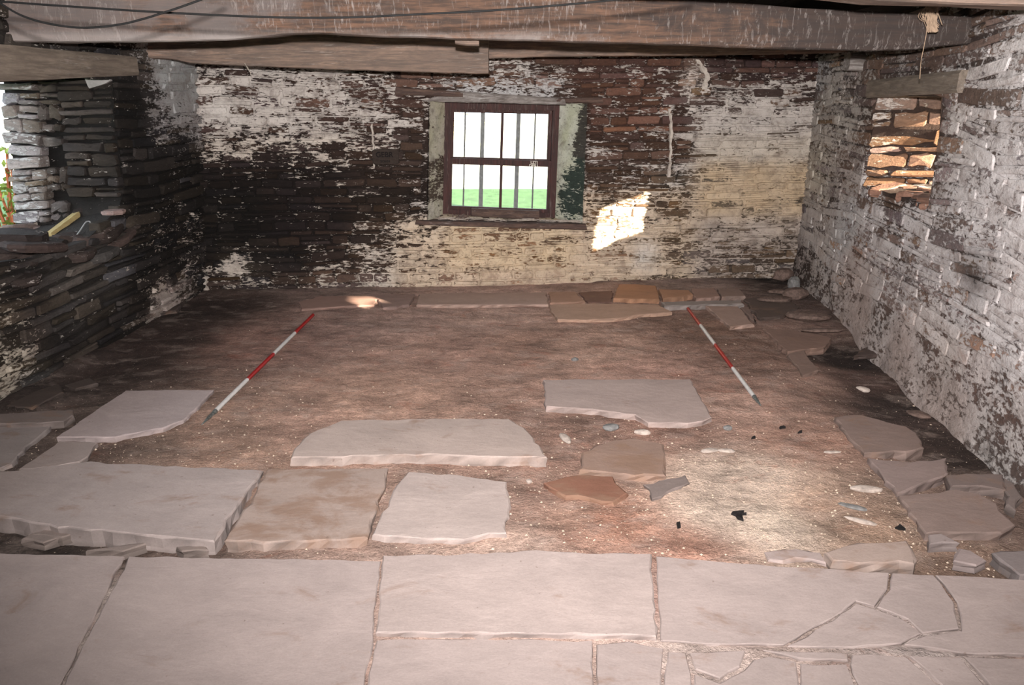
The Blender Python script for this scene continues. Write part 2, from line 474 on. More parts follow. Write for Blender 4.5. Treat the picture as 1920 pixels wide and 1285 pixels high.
def wall_shell(name, pl, u0, u1, v0, v1, holes, thick, colf, mat, step=0.045, disp=None, parent=None, darken=0.55, limeadd=0.05, kind=True):
    """rubble core: a rough front face, the reveals of each opening, and the outer face"""
    pts = []; rnd = random.Random(3)
    nu = max(2, int((u1-u0)/step)); nv = max(2, int((v1-v0)/step))
    for i in range(nu+1):
        for j in range(nv+1):
            u = u0 + (u1-u0)*i/nu; v = v0 + (v1-v0)*j/nv
            if 0 < i < nu: u += rnd.uniform(-.3, .3)*step
            if 0 < j < nv: v += rnd.uniform(-.3, .3)*step
            pts.append((u, v))
    edges = []
    for front, back_ in holes:
        dense = []
        for i in range(len(front)):
            a = Vector(front[i]); b = Vector(front[(i+1) % len(front)]); n = max(1, int((b-a).length/step))
            for k in range(n): dense.append(tuple(a.lerp(b, k/n)))
        k0 = len(pts); pts += dense
        edges += [(k0+i, k0+(i+1) % len(dense)) for i in range(len(dense))]
    rv, _, rf, _, _, _ = delaunay_2d_cdt([Vector(p) for p in pts], edges, [], 0, 1e-5)
    faces = []
    for f in rf:
        cu = sum(rv[i].x for i in f)/len(f); cv = sum(rv[i].y for i in f)/len(f)
        if any(inside(h[0], cu, cv) for h in holes): continue
        faces.append(tuple(f))
    uv = [(p.x, p.y) for p in rv]
    P = []
    for u, v in uv:
        d = (disp(u, v) if disp else 0) - 0.004 + 0.006*nz(u*9, v*14)
        P.append(pl.p(u, v, d))
    b = MB(); b.v = P; b.f = faces; UV = list(uv)
    # reveals
    for front, back_ in holes:
        n = len(front)
        for i in range(n):
            a0, a1 = Vector(front[i]), Vector(front[(i+1) % n]); c0, c1 = Vector(back_[i]), Vector(back_[(i+1) % n])
            sg = max(1, int((a1-a0).length/0.06)); ds = max(2, int(thick/0.08)); k0 = len(b.v)
            for x in range(sg+1):
                for y in range(ds+1):
                    p = a0.lerp(a1, x/sg).lerp(c0.lerp(c1, x/sg), y/ds); d = -thick*y/ds
                    j = 0.012*nz(p.x*8, p.y*8, d*8) if 0 < y else 0
                    b.v.append(pl.p(p.x + j, p.y + j, d)); UV.append((p.x, p.y))
            for x in range(sg):
                for y in range(ds):
                    q = k0 + x*(ds+1) + y
                    b.f.append((q, q+1, q+ds+2, q+ds+1))
    # outer face, coarse, round the openings
    pts2 = [(u0, v0), (u1, v0), (u1, v1), (u0, v1)]; e2 = [(0, 1), (1, 2), (2, 3), (3, 0)]
    for front, back_ in holes:
        k0 = len(pts2); pts2 += [tuple(q) for q in back_]; e2 += [(k0+i, k0+(i+1) % len(back_)) for i in range(len(back_))]
    rv2, _, rf2, _, _, _ = delaunay_2d_cdt([Vector(p) for p in pts2], e2, [], 1, 1e-5)
    k0 = len(b.v)
    for p in rv2: b.v.append(pl.p(p.x, p.y, -thick)); UV.append((p.x, p.y))
    for f in rf2:
        cu = sum(rv2[i].x for i in f)/len(f); cv = sum(rv2[i].y for i in f)/len(f)
        if any(inside(h[1], cu, cv) for h in holes): continue
        b.f.append(tuple(k0+i for i in reversed(f)))
    # rim
    k0 = len(b.v)
    for (u, v) in ((u0, v0), (u1, v0), (u1, v1), (u0, v1)):
        for d in (0, -thick): b.v.append(pl.p(u, v, d)); UV.append((u, v))
    for i in range(4):
        j = (i+1) % 4; b.f.append((k0+2*i, k0+2*i+1, k0+2*j+1, k0+2*j))
    A = colf(np.array(UV), None)
    at = {'stone_color': np.clip(A[:, :3]*darken, .002, .8), 'lime_color': np.clip(A[:, 3:6]*.95, 0, .85), 'lime': A[:, 6] + limeadd}  # core darkened so joints look deep: recess shade put into the colour
    o = b.build(name, mat, parent, False, at)
    if kind: o['kind'] = 'structure'
    return o

# ------------------------------------------------------------------ wall frames
gA, gB = ground(380, 548), ground(1487, 520)
BW = Plane(gA, gB - gA, (gB - gA).cross(Vector((0, 0, 1))), 0.0)      # normal towards the camera
if BW.N.y > 0: BW.N = -BW.N
BWL = (gB - gA).length
lw0, lw1 = Vector((-2.885, 4.09, 0)), Vector((-2.74, 6.79, 0)); lU = (lw1 - lw0).normalized()
LW = Plane(lw0 - lU*5.3, lU, (lU.y, -lU.x, 0), 0.075)
rw0, rw1 = Vector((2.33, 3.14, 0)), Vector((2.745, 7.45, 0)); rU = (rw1 - rw0).normalized()
RW = Plane(rw0 - rU*4.3, rU, (-rU.y, rU.x, 0), 0.0)
LWL = 5.3 + 2.85; RWL = 4.3 + 4.33
TOP = 2.22

Pk = (.30, .18, .145)
# ---- measured tone maps: (photo x, y, stone colour, lime colour, lime amount)
def tone_map(pl, rows, s=0.12, d=0.0):
    pts = []
    for px, py, sc, lc, lm in rows:
        if pl is LW and lm < .5: lm -= .13
        if sc is Pk: lm, lc, sc = .98, (.40, .325, .295), (.30, .21, .175)
        u, v = pl.pix(px, py, d); pts.append((u, v, tuple(sc) + tuple(lc) + (lm,)))
    f = field(pts, s)
    def colf(c, vs):
        if vs is None: return f(c)
        q = np.array([( (v - pl.O - pl.V*v.z).dot(pl.U), v.z) for v in vs]); return f(q)
    return colf

Wt = (0.56, 0.51, 0.47); Cr = (0.56, 0.43, 0.29); Gy = (0.50, 0.49, 0.49)
cols_x = [380, 460, 540, 620, 700, 780, 1100, 1180, 1260, 1340, 1420, 1500]
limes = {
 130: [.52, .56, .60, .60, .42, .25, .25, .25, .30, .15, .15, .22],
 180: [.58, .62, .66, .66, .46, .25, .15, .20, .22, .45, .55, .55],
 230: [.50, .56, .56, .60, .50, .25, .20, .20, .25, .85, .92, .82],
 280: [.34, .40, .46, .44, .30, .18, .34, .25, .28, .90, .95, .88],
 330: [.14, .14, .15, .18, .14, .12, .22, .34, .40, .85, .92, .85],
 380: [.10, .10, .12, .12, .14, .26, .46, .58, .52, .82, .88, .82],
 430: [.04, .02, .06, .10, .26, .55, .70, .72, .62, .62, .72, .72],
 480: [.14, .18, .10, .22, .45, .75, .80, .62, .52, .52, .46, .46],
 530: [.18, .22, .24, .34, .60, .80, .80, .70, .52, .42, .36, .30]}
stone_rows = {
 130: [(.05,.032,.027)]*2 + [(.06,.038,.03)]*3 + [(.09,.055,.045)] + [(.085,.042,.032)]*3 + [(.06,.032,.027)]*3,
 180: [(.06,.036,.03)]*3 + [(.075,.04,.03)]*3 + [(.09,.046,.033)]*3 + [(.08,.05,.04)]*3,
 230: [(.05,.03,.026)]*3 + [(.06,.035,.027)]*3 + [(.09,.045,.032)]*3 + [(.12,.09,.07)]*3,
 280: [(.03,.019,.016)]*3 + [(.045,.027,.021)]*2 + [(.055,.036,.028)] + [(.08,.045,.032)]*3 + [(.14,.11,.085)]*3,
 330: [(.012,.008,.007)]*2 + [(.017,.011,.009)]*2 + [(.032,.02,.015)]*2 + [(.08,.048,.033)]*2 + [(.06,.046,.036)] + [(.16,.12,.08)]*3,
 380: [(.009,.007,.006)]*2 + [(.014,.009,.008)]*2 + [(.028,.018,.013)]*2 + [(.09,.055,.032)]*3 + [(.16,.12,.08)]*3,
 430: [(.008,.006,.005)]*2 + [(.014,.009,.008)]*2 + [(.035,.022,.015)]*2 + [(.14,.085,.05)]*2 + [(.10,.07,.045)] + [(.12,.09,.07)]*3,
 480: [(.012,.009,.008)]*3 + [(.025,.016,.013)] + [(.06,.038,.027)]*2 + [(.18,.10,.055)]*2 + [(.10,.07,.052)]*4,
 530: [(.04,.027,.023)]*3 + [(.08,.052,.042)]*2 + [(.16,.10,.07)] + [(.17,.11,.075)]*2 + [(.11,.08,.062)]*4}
bw_rows = []
for y in limes:
    for i, x in enumerate(cols_x):
        if y < 260: lc = Wt
        elif x > 1300: lc = (.54, .48, .41) if y < 300 else (Cr if y < 410 else (.45, .38, .33))
        elif x > 1050: lc = (.60, .48, .36) if y > 350 else Wt
        elif x > 740: lc = (.62, .50, .38) if y > 400 else Wt
        else: lc = (.60, .53, .46)
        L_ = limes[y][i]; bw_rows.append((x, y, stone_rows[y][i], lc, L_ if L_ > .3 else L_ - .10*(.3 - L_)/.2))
for x in (870, 950, 1030):
    bw_rows += [(x, 130, (.10, .055, .04), Wt, .32), (x, 160, (.10, .065, .052), Gy, .45), (x, 440, (.16, .09, .055), (.62, .49, .34), .66),
                (x, 480, (.22, .12, .06), (.64, .50, .34), .80), (x, 530, (.22, .12, .075), (.62, .49, .37), .84)]
bw_rows += [(410, 205, (.06, .04, .03), (.66, .62, .58), .95), (450, 500, (.05, .04, .03), (.6, .53, .47), .85), (1200, 480, (.3, .25, .2), (.6, .55, .5), .9),
            (1060, 460, (.2, .12, .06), (.66, .52, .36), .85), (1300, 150, (.2, .15, .12), (.6, .52, .47), .6)]
BWC = tone_map(BW, bw_rows, 0.07)

# the window opening
wf = [BW.pix(803, 190), BW.pix(1104, 194), BW.pix(1094, 424), BW.pix(800, 416)]     # at the wall face
WD = 0.27
wk = [BW.pix(834, 187, -WD), BW.pix(1049, 191, -WD), BW.pix(1040, 409, -WD), BW.pix(830, 401, -WD)]   # at the frame
def grow(q, k):
    cu = sum(p[0] for p in q)/4; cv = sum(p[1] for p in q)/4
    return [(cu + (p[0]-cu)*k, cv + (p[1]-cv)*k) for p in q]
wall_back = wall_shell('wall_back', BW, -0.45, BWL + 0.5, -0.08, TOP, [(wf, grow(wk, .99))], WD + 0.02, BWC, M_WALL, darken=0.5, limeadd=0.12)
# outer leaf of the back wall behind the window
outer = MB()
def leaf(pl, ring, d0, d1, u0, u1, v0, v1):
    o_ = [(u0, v1), (u1, v1), (u1, v0), (u0, v0)]
    for i in range(4):
        j = (i+1) % 4
        outer.box8([pl.p(*ring[i], d0), pl.p(*ring[j], d0), pl.p(*ring[j], d1), pl.p(*ring[i], d1),
                    pl.p(*o_[i], d0), pl.p(*o_[j], d0), pl.p(*o_[j], d1), pl.p(*o_[i], d1)])
leaf(BW, grow(wk, 1.0), -WD - 0.07, -0.62, -1.2, BWL + 1.2, -0.1, 2.5)
outer.build('outer_leaf', M_COREX, wall_back)

def bw_proud(u, v):
    return 0.016
pad = 0.012
wf_s = [(wf[0][0]-pad, wf[0][1]+.10), (wf[1][0]+pad, wf[1][1]+.09), (wf[2][0]+pad, wf[2][1]-.035), (wf[3][0]-pad-.05, wf[3][1]-.03)]
st = lay_stones(BW, -0.1, BWL + 0.12, 0.0, TOP, [wf_s], (0.040, 0.090), (0.11, 0.34), bw_proud, 21, gap=0.010, wave=0.018)
place_stones(st, wall_back, BWC, M_WALL, var=0.34, hue=0.10, limit=300, seed=4, limej=.17)

# torn ridges of plaster left by old partitions
def ridge(pts, w, seed):
    r_ = random.Random(seed); P = []
    for i in range(len(pts)-1):
        for k in range(5): P.append((pts[i][0] + (pts[i+1][0]-pts[i][0])*k/5, pts[i][1] + (pts[i+1][1]-pts[i][1])*k/5))
    P.append(pts[-1]); b = MB()
    for x, y in P:
        u, v = BW.pix(x, y); ww = w*r_.uniform(.5, 1.3); o_ = r_.uniform(-.006, .006)
        b.v += [BW.p(u + o_ - ww, v, .0), BW.p(u + o_ - ww*.7, v, .024), BW.p(u + o_ + ww*.6, v, .028), BW.p(u + o_ + ww, v, .0)]
    for i in range(len(P)-1):
        for k in range(3): b.f.append((i*4+k, i*4+k+1, i*4+k+5, i*4+k+4))
    n = len(b.v); b.build('plaster_ridge', M_WALL, wall_back, False, {'stone_color': np.tile(np.array((.3, .25, .22)), (n, 1)), 'lime_color': np.tile(np.array((.56, .50, .44)), (n, 1)), 'lime': np.full(n, 1.1)})
ridge([(697, 232), (700, 260), (701, 290), (702, 316)], .011, 1)
ridge([(1254, 205), (1258, 235), (1257, 270), (1256, 300), (1252, 332)], .016, 2)
ridge([(1306, 112), (1318, 128), (1326, 145), (1318, 168)], .030, 3)
ridge([(383, 508), (384, 530), (386, 552)], .035, 4)

# ---- right wall
Vw = (.58, .545, .54)
rw_rows = [
 (1540, 130, (.10,.075,.065), Gy, .70), (1540, 220, (.12,.09,.07), (.48,.44,.40), .74), (1530, 320, (.14,.10,.08), (.50,.45,.38), .80),
 (1520, 420, (.12,.09,.075), (.46,.42,.40), .74), (1500, 490, (.12,.08,.07), (.42,.36,.33), .60), (1600, 120, (.11,.08,.07), (.42,.38,.36), .55),
 (1580, 220, (.12,.09,.075), (.46,.42,.38), .72), (1590, 320, (.14,.10,.09), (.42,.37,.34), .62), (1590, 430, (.2,.14,.12), Gy, .84),
 (1600, 500, (.24,.15,.12), (.45,.38,.35), .70), (1620, 590, Pk, (.44,.37,.34), .60), (1700, 110, (.09,.065,.058), (.36,.33,.32), .32),
 (1800, 95, (.09,.062,.055), (.40,.37,.36), .36), (1880, 70, (.14,.10,.09), Vw, .62), (1910, 140, (.2,.15,.13), Vw, .80),
 (1830, 200, (.16,.11,.09), (.48,.44,.43), .60), (1900, 230, (.2,.15,.13), Vw, .86), (1800, 260, (.16,.11,.095), (.5,.46,.44), .66),
 (1860, 320, (.2,.15,.13), Vw, .90), (1800, 380, (.18,.13,.11), Vw, .84), (1700, 420, (.12,.085,.075), Vw, .66), (1640, 400, (.2,.14,.12), Vw, .80),
 (1900, 400, (.2,.14,.12), Vw, .82), (1830, 450, (.2,.14,.12), Vw, .86), (1760, 470, (.18,.13,.11), (.55,.51,.50), .82), (1690, 500, (.14,.1,.085), (.5,.46,.45), .66),
 (1660, 560, (.24,.16,.13), (.5,.45,.43), .70), (1822, 510, (.02,.017,.015), (.05,.04,.035), .5), (1900, 520, (.2,.14,.12), (.54,.50,.49), .84), (1860, 600, (.2,.14,.12), Vw, .92),
 (1800, 560, (.2,.14,.12), Vw, .86), (1740, 600, (.26,.17,.14), (.5,.45,.43), .76), (1900, 680, (.24,.16,.13), Vw, .84), (1830, 700, (.28,.17,.14), (.52,.46,.44), .76),
 (1780, 680, (.28,.18,.145), (.48,.42,.39), .68), (1700, 660, Pk, (.44,.38,.35), .62), (1800, 780, Pk, (.46,.40,.37), .62), (1900, 800, (.28,.18,.15), (.52,.47,.45), .72),
 (1880, 870, (.22,.17,.15), (.46,.42,.40), .70), (1770, 750, Pk, (.44,.38,.36), .6), (1700, 250, (.10,.055,.035), Wt, -.1), (1700, 300, (.10,.055,.035), Wt, -.1), (1660, 215, (.10,.06,.045), Wt, .1), (1735, 220, (.09,.055,.04), Wt, -.1), (1680, 340, (.09,.055,.04), Wt, -.1), (2100, 500, (.2,.14,.12), Vw, .8), (2100, 900, Pk, Vw, .7), (2100, 100, (.12,.09,.08), Vw, .6)]
RWC = tone_map(RW, rw_rows, 0.10)
RT = 0.70
uY = lambda pl, Y: (Y - pl.O.y) / pl.U.y
rf = [RW.pix(1634, 181), RW.pix(1766, 180), RW.pix(1760, 262), RW.pix(1750, 330), RW.pix(1740, 388), RW.pix(1690, 370), RW.pix(1616, 345), RW.pix(1622, 300), RW.pix(1638, 240)]
rb = [(u - (.46 if i in (0, 6, 7, 8) else 0), v + (0.0 if v > 1.3 else 0.06)) for i, (u, v) in enumerate(rf)]
# a slit further along, out of frame, that lets the sun reach the floor by the back wall
gp = ground(682, 566); s_ = (2.30 - gp.x) / -SUN_DIR.x
hp_ = gp - SUN_DIR * s_; hu = (hp_ - RW.O).dot(RW.U); hv = hp_.z
sx = (-SUN_DIR).dot(RW.U) / (-SUN_DIR).dot(-RW.N); sz = -SUN_DIR.z / (-SUN_DIR).dot(-RW.N)
hf = [(hu-.16, hv+.045), (hu-.02, hv+.055), (hu+.16, hv+.0), (hu+.14, hv-.07), (hu+.02, hv-.03), (hu-.15, hv-.03)]
hb = [(u + sx*RT, v + sz*RT) for u, v in hf]
def rw_disp(u, v):
    base = 0.0
    if v < 0.55: base = 0.05 * (1 - v/0.55)**1.6 + 0.012*nz(u*5, v*7)*(1 - v/.55)
    return base + 0.016*nz(u*1.7, v*2.4, 5) + 0.007*nz(u*6, v*9, 2)
wall_right = wall_shell('wall_right', RW, 0.0, RWL + .55, -0.12, TOP, [(rf, rb), (hf, hb)], RT, RWC, M_SOFT, step=0.04, disp=rw_disp, darken=0.4, limeadd=-0.16)
def rw_base(u, v):
    return v < 0.30 + 0.10*nz(u*1.5, 3.3) + (0.12 if nz(u*4, v*6, 9) > .28 else 0)
rf_s = [(u + (.03 if i in (1, 2, 3, 4) else -.02) * -1, v) for i, (u, v) in enumerate(rf)]
st = lay_stones(RW, uY(RW, 3.0), RWL + .05, 0.05, TOP, [rf], (0.035, 0.095), (0.16, 0.55),
                0.006, 33, und=rw_disp, gap=0.0035, wave=0.05, rough=1.0, bev=.003, skip=rw_base)
place_stones(st, wall_right, RWC, M_SOFT, var=0.30, hue=0.12, limit=262, seed=8, limej=.16)
# far jamb of the right opening, facing the room's near end
ju = RW.pix(1634, 240)[0]
jp = RW.p(ju - 0.005, 0, 0)
jd = (-RW.N*0.70 - RW.U*0.44).normalized()
RJ = Plane(jp, jd, (jd.y, -jd.x, 0), 0)
rj_c = field([(0, 1.0, (.15,.09,.06,.5,.42,.36,.2)), (0, 1.6, (.16,.11,.085,.5,.45,.42,.5)), (.6, 1.3, (.20,.115,.075,.5,.4,.3,.1)), (.3, 1.3, (.20,.115,.075,.5,.4,.3,.1))], .2)
def RJC(c, vs):
    q = np.array([((v - RJ.O).dot(RJ.U), v.z) for v in vs]); return rj_c(q)
st = lay_stones(RJ, 0.0, RT + .25, 1.02, 1.70, [], (0.045, 0.13), (0.12, 0.36), 0.035, 9, gap=0.008, wave=0.03, rough=2.2)
place_stones(st, wall_right, RJC, M_WALL, var=.3, limit=36, seed=3, limej=.1)

def rubble_stone(c, size, rot, rnd, seg=1):
    """a flat split stone with irregular outline"""
    n = rnd.randint(7, 9); vs = []; a, b, h = size
    ang = [2*pi*(i + rnd.uniform(-.25, .25))/n for i in range(n)]
    for zz, sc_ in ((-h/2, .90), (-h*.1, 1.0), (h*.32, .98), (h/2, .84)):
        for i, q in enumerate(ang):
            r_ = (1 / max(abs(cos(q)), abs(sin(q)))) * .35 + .62
            rr = sc_ * r_ * (0.92 + 0.16*((i*7919) % 5)/5)
            vs.append(Vector((a/2*cos(q)*rr, b/2*sin(q)*rr, zz + rnd.uniform(-.08, .08)*h)))
    fs = []
    for r_ in range(3):
        for j in range(n): k = (j+1) % n; fs.append((r_*n+j, r_*n+k, (r_+1)*n+k, (r_+1)*n+j))
    fs.append(tuple(reversed(range(n)))); fs.append(tuple(3*n+j for j in range(n)))
    M = Matrix.Translation(c) @ rot
    return [M @ v for v in vs], fs
def rotm(rx, ry, rz): return (Matrix.Rotation(rz, 4, 'Z') @ Matrix.Rotation(ry, 4, 'Y') @ Matrix.Rotation(rx, 4, 'X'))
def const_attr(n, sc, lc=(.5, .45, .4), lm=0.1):
    return {'stone_color': np.tile(np.array(sc), (n, 1)), 'lime_color': np.tile(np.array(lc), (n, 1)), 'lime': np.full(n, lm)}

# rubble bedding on the sill of the right opening
rr = random.Random(77)
for i in range(24):
    u = rr.uniform(rf[4][0] + .02, rf[6][0] - .03); d = -rr.uniform(.06, .66)
    z = 1.01 + 0.07*(-d/.7) + rr.uniform(0, .03)
    p = RW.p(u, z, d); vs, fs = rubble_stone(p, (rr.uniform(.16, .30), rr.uniform(.12, .2), rr.uniform(.035, .07)), rotm(rr.uniform(-.15, .15), rr.uniform(-.15, .15), rr.uniform(0, 3)), rr)
    k = rr.uniform(.6, 1.3)
    link('stone', vs, fs, M_WALL, wall_right, False, const_attr(len(vs), (.22*k, .12*k, .085*k), lm=.12))

# ---- left wall
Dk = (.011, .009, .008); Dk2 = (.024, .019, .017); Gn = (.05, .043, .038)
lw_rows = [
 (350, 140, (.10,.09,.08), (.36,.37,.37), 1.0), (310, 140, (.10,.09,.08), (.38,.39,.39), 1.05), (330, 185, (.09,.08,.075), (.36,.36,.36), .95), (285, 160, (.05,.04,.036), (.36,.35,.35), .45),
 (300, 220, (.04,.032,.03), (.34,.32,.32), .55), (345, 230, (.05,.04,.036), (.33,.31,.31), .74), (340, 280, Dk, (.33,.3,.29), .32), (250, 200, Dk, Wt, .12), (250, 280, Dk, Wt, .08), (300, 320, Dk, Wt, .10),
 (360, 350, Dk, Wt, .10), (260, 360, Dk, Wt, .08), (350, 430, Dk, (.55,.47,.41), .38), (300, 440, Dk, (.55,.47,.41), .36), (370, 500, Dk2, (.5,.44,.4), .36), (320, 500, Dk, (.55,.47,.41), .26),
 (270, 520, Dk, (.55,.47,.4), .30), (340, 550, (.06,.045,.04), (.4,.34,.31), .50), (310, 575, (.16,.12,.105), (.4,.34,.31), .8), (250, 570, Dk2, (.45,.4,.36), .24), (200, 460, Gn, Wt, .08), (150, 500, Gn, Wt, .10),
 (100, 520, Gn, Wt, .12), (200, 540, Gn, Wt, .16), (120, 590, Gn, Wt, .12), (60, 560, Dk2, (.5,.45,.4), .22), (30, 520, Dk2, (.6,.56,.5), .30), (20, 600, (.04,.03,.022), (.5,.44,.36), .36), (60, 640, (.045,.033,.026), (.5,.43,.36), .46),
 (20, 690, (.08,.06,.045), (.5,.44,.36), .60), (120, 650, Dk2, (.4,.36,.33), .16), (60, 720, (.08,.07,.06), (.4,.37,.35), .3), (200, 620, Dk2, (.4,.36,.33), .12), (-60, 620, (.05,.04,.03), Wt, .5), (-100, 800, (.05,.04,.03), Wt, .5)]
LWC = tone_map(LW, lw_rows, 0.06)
LT = 0.80
juL = LW.pix(220, 260)[0]                       # inner corner of the far jamb
zt = 1.80
def lpx(px, py): return LW.pix(px, py)
lf = [(juL, zt), (juL - .02, 1.5), (juL + .02, 1.25), (juL + .05, 1.06), (juL - .05, .92), (lpx(150, 462)), (lpx(95, 480)), (lpx(0, 492)), (uY(LW, 3.6), .70), (uY(LW, 2.9), .80), (uY(LW, 2.9), zt)]
lb = [(juL + .06, zt), (juL + .06, 1.5), (juL + .06, 1.25), (juL + .06, 1.0), (juL + .0, .74), (lf[5][0], .70), (lf[6][0], .68), (lf[7][0] - .1, .68), (uY(LW, 3.6), .68), (uY(LW, 2.9), .8), (uY(LW, 2.9), zt)]
def lw_disp(u, v): return 0.02*nz(u*1.5, v*2, 8)
wall_left = wall_shell('wall_left', LW, 0.0, LWL + .45, -0.12, TOP, [(lf, lb)], LT, LWC, M_WALL, step=0.045, disp=lw_disp, darken=0.5, limeadd=0.02)
pier = lambda u, v: (v > 1.30 and u > lpx(262, 200)[0])
def lw_proud(u, v): return 0.006 if pier(u, v) and v > 1.5 else 0.024
st = lay_stones(LW, uY(LW, 3.5), LWL + .02, 0.03, TOP, [lf], (0.045, 0.10), (0.14, 0.40), lw_proud, 55, und=lw_disp, gap=0.010, wave=0.02, rough=1.5)
place_stones(st, wall_left, LWC, M_WALL, var=0.45, hue=0.10, limit=236, seed=12, limej=.10)
# far jamb of the left opening: pale outer stones, broken rubble, sooty inner stones
jpL = LW.p(juL, 0, -LT); LJ = Plane(Vector((jpL.x, jpL.y, 0)), LW.N, -LW.U, 0); LJ.V = Vector((0, 0, 1)) + LW.N*0.075
lj_rows = []
for v in (.8, 1.1, 1.4, 1.75):
    for u, sc, lm, lc in ((0.0, (.27,.235,.225), .42, (.46,.45,.45)), (.18, (.25,.215,.205), .40, (.44,.43,.43)), (.30, (.12,.10,.09), .15, Gy), (.42, (.025,.02,.018), .05, Wt),
                       (.55, (.034,.026,.021), .0, Wt), (.8, (.020,.016,.014), .02, Wt)):
        lj_rows.append((u, v, tuple(sc) + tuple(lc) + (lm,)))
lj_f = field(lj_rows, .05)
def LJC(c, vs):
    q = np.array([((v - LJ.O - LJ.V*v.z).dot(LJ.U), v.z) for v in vs]); return lj_f(q)
st = lay_stones(LJ, 0.02, 0.29, 0.80, zt - .02, [], (0.055, 0.12), (0.10, 0.27), 0.05, 61, gap=0.006, wave=0.03, rough=1.9)
st += lay_stones(LJ, 0.27, 0.44, 0.78, zt - .02, [], (0.05, 0.12), (0.07, 0.18), 0.03, 62, gap=0.01, wave=0.05, rough=3.0, skip=lambda u, v: nz(u*30, v*25) > .25)
st += lay_stones(LJ, 0.42, LT + .0, 0.98, zt - .02, [], (0.045, 0.11), (0.12, 0.38), 0.03, 63, gap=0.008, wave=0.03, rough=1.6)
place_stones(st, wall_left, LJC, M_WALL, var=.25, hue=.08, limit=40, seed=5, limej=.08)
# plaster scabs under the lintel
for (x0, y0, x1, y1) in ((157, 143, 208, 166),):
    a0 = LJ.pix(x0, y0, .055); a1 = LJ.pix(x1, y1, .055); b = MB()
    pts = [(a0[0], a0[1]), (a0[0] + .02, a1[1] + .02), (a0[0] + .03, a1[1]), (a1[0] - .04, a1[1] + .03), (a1[0], a1[1] + .05), (a1[0] - .01, a0[1])]
    n = len(pts)
    b.add([LJ.p(u, v, .03) for u, v in pts] + [LJ.p(u, v, .056) for u, v in pts], [tuple(range(n, 2*n))] + [(i, (i+1) % n, n + (i+1) % n, n+i) for i in range(n)])
    b.build('plaster_patch', M_PLAS, wall_left)

# tumbled stones in the breach
rr = random.Random(5)
sill_stones = []
for i in range(72):
    t = rr.random(); u = rr.uniform(lpx(-60, 470)[0], juL + .10); d = -rr.uniform(-.02, .76)
    near_jamb = max(0, (u - (juL - .35)) / .45)
    z = 0.66 + rr.uniform(-.05, .12) + near_jamb * rr.uniform(0, .22) * (1 if d > -.4 else .2)
    s = (rr.uniform(.16, .36), rr.uniform(.12, .24), rr.uniform(.025, .065))
    k = rr.uniform(.5, 1.5)
    outer_ = -d > .45
    sc = (.13*k, .10*k, .09*k) if outer_ else (.045*k, .033*k, .029*k)
    p = LW.p(u, z, d); vs, fs = rubble_stone(p, s, rotm(rr.uniform(-.2, .2), rr.uniform(-.2, .2), rr.uniform(1.1, 2.0)), rr)
    if i < 24 or True: link('stone', vs, fs, M_WALL, wall_left, False, const_attr(len(vs), sc, (.5, .45, .42), .12))
# the big tilted slabs that stand out on top of the breach
def big(px, py, d, size, rot, sc, lm=.05):
    u, v = LW.pix(px, py, d); p = LW.p(u, v, d); vs, fs = rubble_stone(p, size, rotm(*rot), rr)
    link('stone', vs, fs, M_WALL, wall_left, False, const_attr(len(vs), sc, lm=lm))
big(25, 450, -.18, (.42, .34, .10), (.1, .05, 1.5), (.035, .026, .024))
big(62, 462, .0, (.40, .24, .05), (.05, .15, 1.3), (.05, .034, .03))
big(78, 382, -.72, (.26, .2, .12), (0, 0, .05), (.30, .24, .23), .25)
big(150, 470, -.05, (.12, .12, .16), (.1, .2, .9), (.08, .058, .052))
big(178, 440, -.16, (.46, .2, .04), (.0, -.30, 1.25), (.09, .06, .052))
big(215, 452, -.02, (.42, .18, .05), (.0, -.22, 1.35), (.075, .052, .045))
big(190, 478, .02, (.30, .16, .06), (.0, -.12, 1.4), (.06, .055, .052))
big(212, 398, .02, (.16, .14, .03), (0, 0, 1.5), (.28, .2, .18), .2)
big(95, 428, -.55, (.34, .2, .035), (.05, .1, .4), (.22, .17, .16), .2)
big(130, 418, -.45, (.3, .2, .03), (.0, -.1, .2), (.18, .13, .12), .2)

# ------------------------------------------------------------------ walls out of view, ceiling and roof
def shell_box(name, x0, x1, y0, y1, z0, z1, mat, kind='structure', parent=None):
    b = MB(); b.box8([(x0, y0, z0), (x1, y0, z0), (x1, y1, z0), (x0, y1, z0), (x0, y0, z1), (x1, y0, z1), (x1, y1, z1), (x0, y1, z1)])
    o = b.build(name, mat, parent)
    if kind: o['kind'] = kind
    return o
M_REAR = plain('dim limewash', (0.34, 0.31, 0.29), 0.9, 0, 0.3, 4)
shell_box('wall_front', -4.1, 3.2, -1.9, -1.2, -.1, 2.4, M_REAR)
ceil = shell_box('ceiling', -4.1, 3.9, -1.9, 8.3, 2.40, 3.0, M_CEIL)
for i in range(22):     # boards of the loft floor
    x = -3.1 + i * .29; b = MB()
    b.box8([(x, -1.1, 2.365), (x + .28, -1.1, 2.365), (x + .28, 7.6, 2.365), (x, 7.6, 2.365), (x, -1.1, 2.398), (x + .28, -1.1, 2.398), (x + .28, 7.6, 2.398), (x, 7.6, 2.398)])
    b.build('board', M_CEIL, ceil)
# wall heads up to the roof
shell_box('trim_1', -4.1, 3.9, 7.5, 8.1, 2.2, 2.42, M_CEIL)
shell_box('trim_2', -4.1, -2.72, -1.6, 8.0, 2.2, 2.42, M_CEIL)
shell_box('trim_3', 2.25, 3.6, -1.6, 8.0, 2.2, 2.42, M_CEIL)

